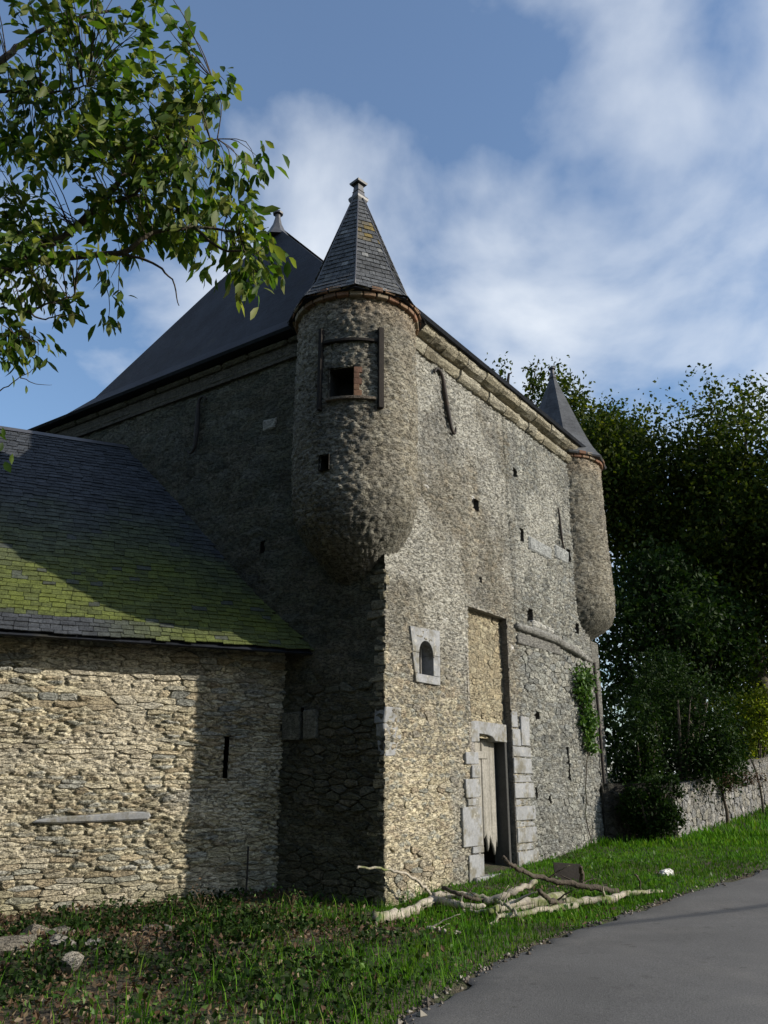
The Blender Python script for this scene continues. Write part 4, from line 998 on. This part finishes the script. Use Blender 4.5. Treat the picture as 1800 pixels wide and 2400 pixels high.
def leaf_matrix(p, d, s, roll):
    up = Vector((0, 0, 1)) if abs(d.z) < .9 else Vector((1, 0, 0)); y = up.cross(d).normalized(); z = d.cross(y)
    m = Matrix((d, y, z)).transposed() @ Matrix.Rotation(roll * .32 - 1.0, 3, 'X')
    return Matrix.Translation(p) @ (m * s).to_4x4()
LEAVES.sort(key=lambda q: -q[2]); BV = []; BF3 = []
for i, (p, d, s, roll, k) in enumerate(LEAVES):
    mt = leaf_matrix(p, d, s, roll)
    if i < 300:
        o = bpy.data.objects.new('leaf', pm[k]); COL.objects.link(o); o.parent = otree; o.matrix_local = mt
    else:
        b = len(BV); V, F = protos[k]; BV += [tuple(mt @ Vector(v)) for v in V]
        for f in F:
            BF3.append(tuple(b + i for i in f))
tag(link('foliage', mesh_py('foliage', BV, BF3, True), otree, M['leaf_near']), kind='stuff')
pts = clumpy(sub_blobs(-2.2, -.6, 8.2, 4.6, 4.4, 3.8, 16, 5) + sub_blobs(.8, 0, 8.0, 2.2, 3.0, 2.6, 6, 6), 11000, 40, .25, .4)
pts = pts[proj_ok(pts + np.array(ob))]
crown_part('crown', otree, pts, .26, M['leaf_near'], .5)
for k, (x, y, cz, rx) in enumerate([(-14.5, 8.0, 8.0, 4.6), (-17.5, 1.0, 8.5, 5.0), (-12.0, -3.5, 8.0, 5.0), (-6.5, -9.5, 8.5, 5.2), (-14.0, -12.0, 9.0, 5.5), (1.0, -10.0, 8.5, 5.2), (8.8, -7.0, 8.5, 5.0), (15.0, -3.6, 7.6, 4.6)]):  # out-of-view trees added to block sky light from the shaded walls
    big_tree('leafy_tree', 'unseen tree added to keep sky light off the walls', x, y, cz, rx, 7.4, 9000, .36, M['leaf_near'], 30 + k, 16, group='unseen trees added to block sky light', reject=proj_ok, trunk=.4)

# ivy on the tower
ivy = empty('ivy', tuple(TM @ Vector((7.15, -.05, .45)))); ivy.rotation_euler = (0, 0, TH); tag(ivy, 'green ivy climbing the right-hand part of the tower front', 'plant')
tube('stem', [(-.1, -.02, 0), (-.2, 0, .8), (.05, -.02, 1.8), (0, 0, 2.8), (.1, 0, 3.3)], [.012, .011, .01, .007, .003], ivy, M['bark'], 6, 4, .03, 0, 3)
ib = [(-.05, -.08, 3.2, .42, .1, .28), (-.1, -.07, 2.85, .34, .09, .28), (0, -.07, 2.4, .3, .09, .3), (.08, -.06, 2.1, .26, .08, .25), (.1, -.06, 1.85, .18, .06, .15)]
crown_part('foliage', ivy, clumpy(ib, 1900, 25, .3, .2), .075, M['leaf_ivy'], .6, .8)

# ================================================================ THINGS ON THE VERGE
BR = [
 ('long dark crooked branch propped up by the tower door', [(1.56, 11.67, .64), (1.62, 11.61, .56), (1.8, 11.79, .47), (2.02, 12.09, .37), (2.42, 12.26, .27), (2.83, 12.39, .19), (3.26, 12.59, .12)], (.022, .04), 'bark'),
 ('thick bleached limb lying at the foot of the tower corner', [(-.12, 10.59, .07), (.17, 10.94, .06), (.44, 11.38, .08), (.63, 11.78, .12)], (.06, .05), 'deadwood'),
 ('thin dark branch leaning across the tower corner', [(-.35, 11.27, .55), (0, 11.53, .51), (.24, 11.7, .44), (.43, 11.86, .33), (.59, 12.07, .18), (.69, 12.2, .05)], (.012, .022), 'deadwood'),
 ('stout pale log in the left half of the branch pile', [(.63, 11.78, .12), (.78, 11.68, .1), (1.0, 11.5, .08), (1.27, 11.54, .05)], (.05, .035), 'deadwood'),
 ('mossy straight branch across the top of the pile', [(.64, 11.88, .15), (.98, 11.94, .15), (1.28, 11.88, .12), (1.48, 11.79, .09)], (.045, .035), 'deadwood'),
 ('dark slanting branch on the pile before the wall', [(.76, 11.76, .25), (1.01, 11.57, .2), (1.32, 11.74, .1)], (.026, .022), 'bark'),
 ('grey branch rising to meet the long crooked one', [(1.31, 11.68, .1), (1.55, 11.66, .18), (1.81, 11.76, .26), (2.01, 11.92, .32)], (.042, .03), 'deadwood'),
 ('long pale branch lying along the grass in front of the pile', [(1.21, 10.38, .02), (1.4, 10.83, .05), (1.68, 11.02, .06), (2.08, 11.37, .06), (2.48, 11.72, .06)], (.022, .042), 'deadwood'),
 ('thick mossy log in the middle of the pile', [(1.26, 11.02, .08), (1.57, 11.38, .1), (1.96, 11.64, .12), (2.35, 11.94, .14)], (.04, .06), 'deadwood'),
 ('low mossy log running right from the pile', [(1.51, 11.41, .06), (1.83, 11.55, .07), (2.22, 11.74, .09), (2.67, 11.88, .1), (3.08, 12.04, .1)], (.045, .045), 'deadwood'),
 ('pale forked branch end pointing to the road', [(2.92, 11.91, .06), (3.26, 12.35, .11), (3.57, 12.54, .12), (3.94, 12.8, .1)], (.045, .02), 'deadwood'),
 ('short dark stub sticking out of the pile', [(1.9, 11.06, .3), (2.03, 11.2, .2), (2.24, 11.57, .1), (2.4, 11.61, .06)], (.028, .035), 'bark'),
 ('white stripped stick lying alone in the grass', [(.48, 9.92, .06), (.6, 9.81, .06), (.71, 9.67, .05), (.84, 9.81, .04)], (.026, .009), 'deadwood'),
 ('thin cross stick on the front of the pile', [(1.36, 11.12, .2), (1.46, 11.03, .15), (1.55, 10.91, .1), (1.62, 10.63, .03)], (.02, .016), 'deadwood'),
 ('thin curved green stick standing up at the end of the pile', [(3.51, 12.55, .34), (3.61, 12.74, .24), (3.64, 12.73, .05)], (.01, .014), 'bark'),
 ('flat pale stick under the front of the pile', [(.98, 11.36, .04), (1.26, 11.27, .04), (1.46, 11.02, .04)], (.02, .016), 'deadwood'),
 ('upright stump of a stake beside the brown board', [(2.84, 12.92, .4), (2.87, 13.08, .26), (2.86, 13.06, -.02)], (.03, .035), 'bark')]
for k, (lab, pts, (ra, rb), mt) in enumerate(BR):
    root = Vector(pts[0]); n = len(pts); rr = [1.05 * (ra + (rb - ra) * i / (n - 1)) for i in range(n)]
    P, Q = smooth_path([Vector(p) + Vector((0, 0, .035)) - root for p in pts], rr, 6, .016, k)
    Q = [q * (1 + .05 * math.sin(i * 1.7 + k)) for i, q in enumerate(Q)]
    V, F = tube_arrays(P, Q, 8, .16, k)
    o = link('fallen_branch', mesh_py('fallen_branch', V, F, True), None, M[mt], root); tag(o, lab, 'branch', 'fallen branches at the foot of the tower')
    rk_ = random.Random(k)
    for j in range(rk_.choice((0, 1, 2, 2))):
        i = rk_.randrange(2, len(P) - 2); p0 = P[i]; d = Vector((rk_.uniform(-.3, .3), rk_.uniform(-.2, .2), rk_.uniform(.05, .22)))
        tube('twig', [p0, p0 + d * .5, p0 + d + Vector((.03, 0, -.02))], [Q[i] * .45, Q[i] * .3, .003], o, M[mt], 5, 3, .006, 0, j)
def rock(name, loc, s, seed, label, color, group=None, cat='stone'):
    bm = bmesh.new(); bmesh.ops.create_icosphere(bm, subdivisions=2, radius=1); r_ = random.Random(seed)
    pl = [(Vector((r_.gauss(0, 1), r_.gauss(0, 1), r_.gauss(0, 1))).normalized(), r_.uniform(.5, .85)) for _ in range(9)]
    for v in bm.verts:
        for n_, d in pl:
            e_ = v.co.dot(n_) - d
            if e_ > 0: v.co -= n_ * e_
        v.co = Vector((v.co.x * s[0], v.co.y * s[1], v.co.z * s[2]))
    bmesh.ops.rotate(bm, verts=bm.verts[:], cent=(0, 0, 0), matrix=Matrix.Rotation(r_.uniform(0, 6), 3, 'Z'))
    me = bpy.data.meshes.new(name); bm.to_mesh(me); bm.free()
    o = link(name, me, None, M['stone'], (loc[0], loc[1], float(ground_z(np.array([loc[0]]), np.array([loc[1]]))[0]) + s[2] * .45 + (loc[2] if len(loc) > 2 else 0))); o.color = (*color, 1)
    return tag(o, label, cat, group)
rock('white_stone', (4.48, 14.24), (.15, .10, .08), 3, 'small white stone lying on the grass near the road', (.75, .74, .70))
for k, (x, y, sx_, sy_, sz_, c, lab) in enumerate([
    (-3.55, 8.75, .42, .26, .10, (.17, .15, .12), 'broad flat brown slab at the foot of the barn wall'), (-3.62, 9.5, .22, .16, .12, (.22, .19, .15), 'rounded tan stone against the barn wall base'),
    (-3.03, 8.62, .16, .12, .08, (.2, .185, .16), 'grey stone lying beside the broad flat slab'), (-2.71, 8.02, .17, .12, .11, (.30, .27, .22), 'pale angular stone among dead leaves'),
    (-3.3, 9.35, .18, .14, .09, (.2, .18, .15), 'brown stone behind the broad flat slab'), (-2.68, 8.6, .15, .10, .06, (.2, .19, .17), 'flat grey stone half sunk in soil'),
    (-2.3, 9.3, .2, .15, .06, (.15, .14, .12), 'dark flat stone in the soil before the barn')]):
    rock('fallen_stone', (x, y), (sx_, sy_, sz_), 10 + k, lab, c, 'fallen stones by the barn')
bd = link('board', box('board', -.22, .22, -.015, .015, 0, .36, .004, .01, 2), None, M['darkwood'], (2.78, 13.55, .08)); bd.rotation_euler = (R(-14), R(4), R(14)); tag(bd, 'small brown wooden board standing in the grass by the door', 'board')
pst = link('wooden_post', box('wooden_post', -.07, .07, -.05, .05, -.2, .52, .012, .01, 3), None, M['deadwood'], tuple(TM @ Vector((8.12, -.16, .45)))); pst.rotation_euler = (0, R(2), TH); tag(pst, 'short pale wooden post at the far corner of the tower', 'post')
rod = tube('iron_rod', [(0, 0, -.2), (.005, 0, .4), (0, .01, .74)], [.014, .013, .012], None, M['iron'], 8, 2); rod.location = tuple(BM @ Vector((-.47, -.12, 0))); tag(rod, 'thin dark iron rod standing against the barn wall', 'rod')
sgn = empty('road_sign', (11.02, 24.3, float(gz(10.9, 24.3)))); tag(sgn, 'small round pale sign on a thin post by the garden wall', 'sign')
tube('post', [(0, 0, -.1), (0, 0, 1.0), (0, 0, 2.1)], [.03] * 3, sgn, M['iron'], 8, 2)
M['signface'] = surf('sign face', color=(.55, .62, .68), rough=.4, bump=None, var=(3, .05), fine=(9, 0))
o = lathe('sign_plate', [(.17, 0), (.18, .006), (.18, .018), (.17, .024)], 24, 0, sgn, M['signface'], (0, -.04, 1.75)); o.rotation_euler = (R(90), 0, R(24))
stk = tube('leaning_stake', [(0, 0, -.2), (.02, 0, .7), (-.10, 0, 1.35), (-.25, 0, 1.6)], [.035, .03, .025, .012], None, M['bark'], 7, 4, .01); stk.location = (9.95, 23.1, float(gz(9.95, 23.1))); tag(stk, 'thin dark stake bent over in front of the garden wall', 'stake')

M['polewood'] = surf('creosoted pole', color=(.09, .07, .05), bump=((8, .5), (40, .4)), bdist=.01)
for k, (x, y, lab) in enumerate([(31.5, 15.8, 'wooden utility pole in the field across the road'), (4.6, 1.85, 'wooden utility pole at the edge of the road')]):
    up = empty('utility_pole', (x, y, float(gz(x, y)))); tag(up, lab, 'pole', 'utility poles across the road')
    tube('pole', [(0, 0, -.4), (0, 0, 3.5), (0, 0, 7.0)], [.13, .115, .09], up, M['polewood'], 10, 2); link('bracket', box('bracket', -.05, .05, -.3, .3, 6.5, 6.6, .01), up, M['iron'])
ca, cb = Vector((31.5, 15.8, float(gz(31, 15.8)) + 6.62)), Vector((4.6, 1.85, 6.62))
tag(tube('overhead_cable', [ca.lerp(cb, t) - Vector((0, 0, .45 * 4 * t * (1 - t))) for t in np.linspace(0, 1, 9)], [.034] * 9, None, M['iron'], 6, 2), 'black overhead cable slung between the utility poles', 'cable')

# grass, weeds, dead leaves, pebbles (nobody could count them)
def scatter(n, x0, x1, y0, y1):
    x = rng.uniform(x0, x1, n); y = y0 + (y1 - y0) * rng.uniform(0, 1, n) ** 1.0
    return x, y
def on_verge(x, y, m=.03):
    ok = road_side(x, y) < -m
    t = np.stack([x - P0[0], y - P0[1]], 1); lx = t[:, 0] * math.cos(TH) + t[:, 1] * math.sin(TH); ly = -t[:, 0] * math.sin(TH) + t[:, 1] * math.cos(TH)
    ok &= ~((lx > 0) & (ly > 0) & (lx < 8.4))
    t = np.stack([x - J[0], y - J[1]], 1); bx = t[:, 0] * math.cos(TB) + t[:, 1] * math.sin(TB); by = -t[:, 0] * math.sin(TB) + t[:, 1] * math.cos(TB)
    ok &= ~((by > -.02) & (bx < 2.5))
    t = np.stack([x - GA[0], y - GA[1]], 1); gy_ = -t[:, 0] * math.sin(GR) + t[:, 1] * math.cos(GR); gx_ = t[:, 0] * math.cos(GR) + t[:, 1] * math.sin(GR)
    ok &= ~((gy_ > 0) & (gx_ > -.2) & (gx_ < 14) & (gy_ < .4))
    return ok, by
def litter_mask(x, y, by):
    """1 where dead leaves and bare soil take over from the grass"""
    k = sstep(-.9, -2.2, x) * sstep(-3.6, -1.0, by) + .9 * sstep(.25, -.1, np.hypot((x + .3) / 1.3, (y - 9.6) / .55) - .8)
    k = k + .8 * sstep(.6, -2.0, x)
    return np.clip(k + (fbm(x * 1.7, y * 1.7, 88, 3) - .52) * 1.6, 0, 1)
def blades(n, x0, x1, y0, y1, h0, h1, wd, fil=None):
    x, y = scatter(n, x0, x1, y0, y1); ok, by = on_verge(x, y)
    lm = litter_mask(x, y, by); ok &= rng.uniform(0, 1, n) > lm * .93
    if fil is not None: ok &= fil(x, y)
    x, y = x[ok], y[ok]; n = len(x); z = ground_z(x, y) - .01
    hh = rng.uniform(h0, h1, n) * (.55 + .9 * fbm(x * 1.6, y * 1.6, 14, 3)); a = rng.uniform(0, 6.283, n); ln = rng.uniform(.1, .8, n) * hh
    dx, dy = np.cos(a), np.sin(a); sx_, sy_ = -dy * wd, dx * wd
    v = np.empty((n, 5, 3))
    v[:, 0] = np.stack([x - sx_, y - sy_, z], 1); v[:, 1] = np.stack([x + sx_, y + sy_, z], 1)
    v[:, 2] = np.stack([x + sx_ * .8 + dx * ln * .35, y + sy_ * .8 + dy * ln * .35, z + hh * .6], 1); v[:, 3] = np.stack([x - sx_ * .8 + dx * ln * .35, y - sy_ * .8 + dy * ln * .35, z + hh * .6], 1)
    v[:, 4] = np.stack([x + dx * ln, y + dy * ln, z + hh], 1)
    b = np.arange(n)[:, None] * 5
    f = np.concatenate([b + np.array([[0, 1, 2, 3]]), b + np.array([[3, 2, 4, 4]])])
    return v.reshape(-1, 3), b
VV = []; Q4 = []; T3 = []; off = 0
for args in ((120000, -5.5, 4.5, 5.5, 12.8, .025, .058, .0045), (70000, .5, 8.5, 11, 19.5, .03, .08, .007), (26000, 3, 16, 17, 30, .06, .18, .014), (5000, -4, 4, 6, 12.5, .12, .26, .005)):
    v, b = blades(*args); VV.append(v); Q4.append(b + off + np.array([[0, 1, 2, 3]])); T3.append(b + off + np.array([[3, 2, 4]])); off += len(v)
VV = np.concatenate(VV); Q4 = np.concatenate(Q4); T3 = np.concatenate(T3)
gme = bpy.data.meshes.new('grass'); nq, nt_ = len(Q4), len(T3)
gme.vertices.add(len(VV)); gme.vertices.foreach_set('co', VV.astype(np.float32).ravel())
gme.loops.add(nq * 4 + nt_ * 3); gme.loops.foreach_set('vertex_index', np.concatenate([Q4.ravel(), T3.ravel()]).astype(np.int32))
gme.polygons.add(nq + nt_); gme.polygons.foreach_set('loop_start', np.concatenate([np.arange(nq) * 4, nq * 4 + np.arange(nt_) * 3]).astype(np.int32)); gme.update(calc_edges=True)
tag(link('grass', gme, None, M['grass']), 'short green grass covering the roadside verge', 'grass', kind='stuff')
# broad-leaved weeds
n = 5200; x, y = scatter(n, -5, 7, 6, 16); ok, by = on_verge(x, y, .15); ok &= fbm(x * .9, y * .9, 41, 3) > .5; x, y = x[ok], y[ok]
pw = np.stack([x, y, ground_z(x, y) + rng.uniform(.02, .09, len(x))], 1); v, f = leaf_arrays(pw, .06, -.35, .7)
tag(link('weeds', mesh_np('weeds', v, f, False), None, M['leaf_ivy']), 'low broad-leaved weeds among the verge grass', 'weeds', kind='stuff')
n = 16000; x, y = scatter(n, -5, 1.5, 6, 12.5); ok, by = on_verge(x, y, .15); ok &= (fbm(x * 1.3, y * 1.3, 53, 3) > .47) & (rng.uniform(0, 1, n) < sstep(1.2, -1.5, x)); x, y = x[ok], y[ok]
pw = np.stack([x, y, ground_z(x, y) + rng.uniform(.02, .13, len(x))], 1); v, f = leaf_arrays(pw, .055, -.1, .75)
tag(link('ground_ivy', mesh_np('ground_ivy', v, f, False), None, M['leaf_holly']), 'dark ivy creeping over the soil before the barn', 'ivy', kind='stuff')
# dead leaves
n = 26000; x, y = scatter(n, -5.5, 3, 6, 13); ok, by = on_verge(x, y, .05); lm = litter_mask(x, y, by); ok &= rng.uniform(0, 1, n) < lm * .85 + .02; x, y = x[ok], y[ok]
pw = np.stack([x, y, ground_z(x, y) + rng.uniform(0, .05, len(x)) ** 1.0], 1); v, f = leaf_arrays(pw, .055, 0.0, .6); v[:, 2] = np.maximum(v[:, 2], np.repeat(pw[:, 2], 4) - .015)
tag(link('dead_leaves', mesh_np('dead_leaves', v, f, False), None, M['litter']), 'brown dead leaves scattered before the barn', 'leaves', kind='stuff')
# crumbs of stone and soil along the road edge
k = rng.integers(0, len(RE) - 1, 1300); tt = rng.uniform(0, 1, 1300)[:, None]; pp = RE[k] * (1 - tt) + RE[k + 1] * tt + RN[k] * (rng.normal(-.01, .05, 1300))[:, None]
pp = pp[(pp[:, 1] > 5) & (pp[:, 1] < 22)]; n = len(pp); s = np.abs(rng.normal(.008, .010, n)) + .004
oc = np.array([(1, 0, 0), (-1, 0, 0), (0, 1, 0), (0, -1, 0), (0, 0, .7), (0, 0, -.7)]); v = (oc[None] * s[:, None, None] * rng.uniform(.6, 1.4, (n, 6, 1))) + np.concatenate([pp, (gz(pp[:, 0], pp[:, 1]) + .02)[:, None]], 1)[:, None]
of = np.array([(0, 2, 4), (2, 1, 4), (1, 3, 4), (3, 0, 4), (2, 0, 5), (1, 2, 5), (3, 1, 5), (0, 3, 5)]); f = (np.arange(n)[:, None, None] * 6 + of[None]).reshape(-1, 3)
M['crumb'] = surf('stone crumbs', src='island', ramp=((0, (.06, .05, .04)), (1, (.26, .24, .2)), (.6, (.10, .085, .07))), bump=None, fine=(9, 0))
tag(link('road_edge_crumbs', mesh_np('road_edge_crumbs', v.reshape(-1, 3), f, False), None, M['crumb']), 'loose stone crumbs and soil along the road edge', 'gravel', kind='stuff')
# dry stalks
for k, (x, y, h, lab) in enumerate([(-2.25, 11.2, .42, 'dry arched weed stalks in the dark corner by the barn wall'), (-1.12, 11.0, .36, 'pale flowering weed in the shade of the tower base'), (-.37, 8.8, .3, 'tuft of dry stalks in the grass before the tower'), (-2.2, 8.2, .34, 'brown dead stalks on the grassy mound')]):
    w = empty('dry_weed', (x, y, float(ground_z(np.array([x]), np.array([y]))[0]) - .01)); tag(w, lab, 'plant'); rk_ = random.Random(k + 5)
    for j in range(7):
        a = rk_.uniform(0, 6.28); q = rk_.uniform(.4, 1) * h
        tube('stalk', [(0, 0, 0), (.1 * math.cos(a) * q, .1 * math.sin(a) * q, q * .6), (.35 * math.cos(a) * q, .35 * math.sin(a) * q, q * rk_.uniform(.8, 1.0)), (.6 * math.cos(a) * q, .6 * math.sin(a) * q, q * rk_.uniform(.6, .95))], [.005, .004, .003, .002], w, M['litter'], 5, 3, .004, 0, j)
    c = rng.normal(size=(50, 3)) * np.array([.10, .10, .08]) + np.array([0, 0, h * .6]); v, f = leaf_arrays(c, .035, 0); tag(link('foliage', mesh_np('foliage', v, f, False), w, M['leaf_ivy'] if k == 1 else M['litter']), kind='stuff')
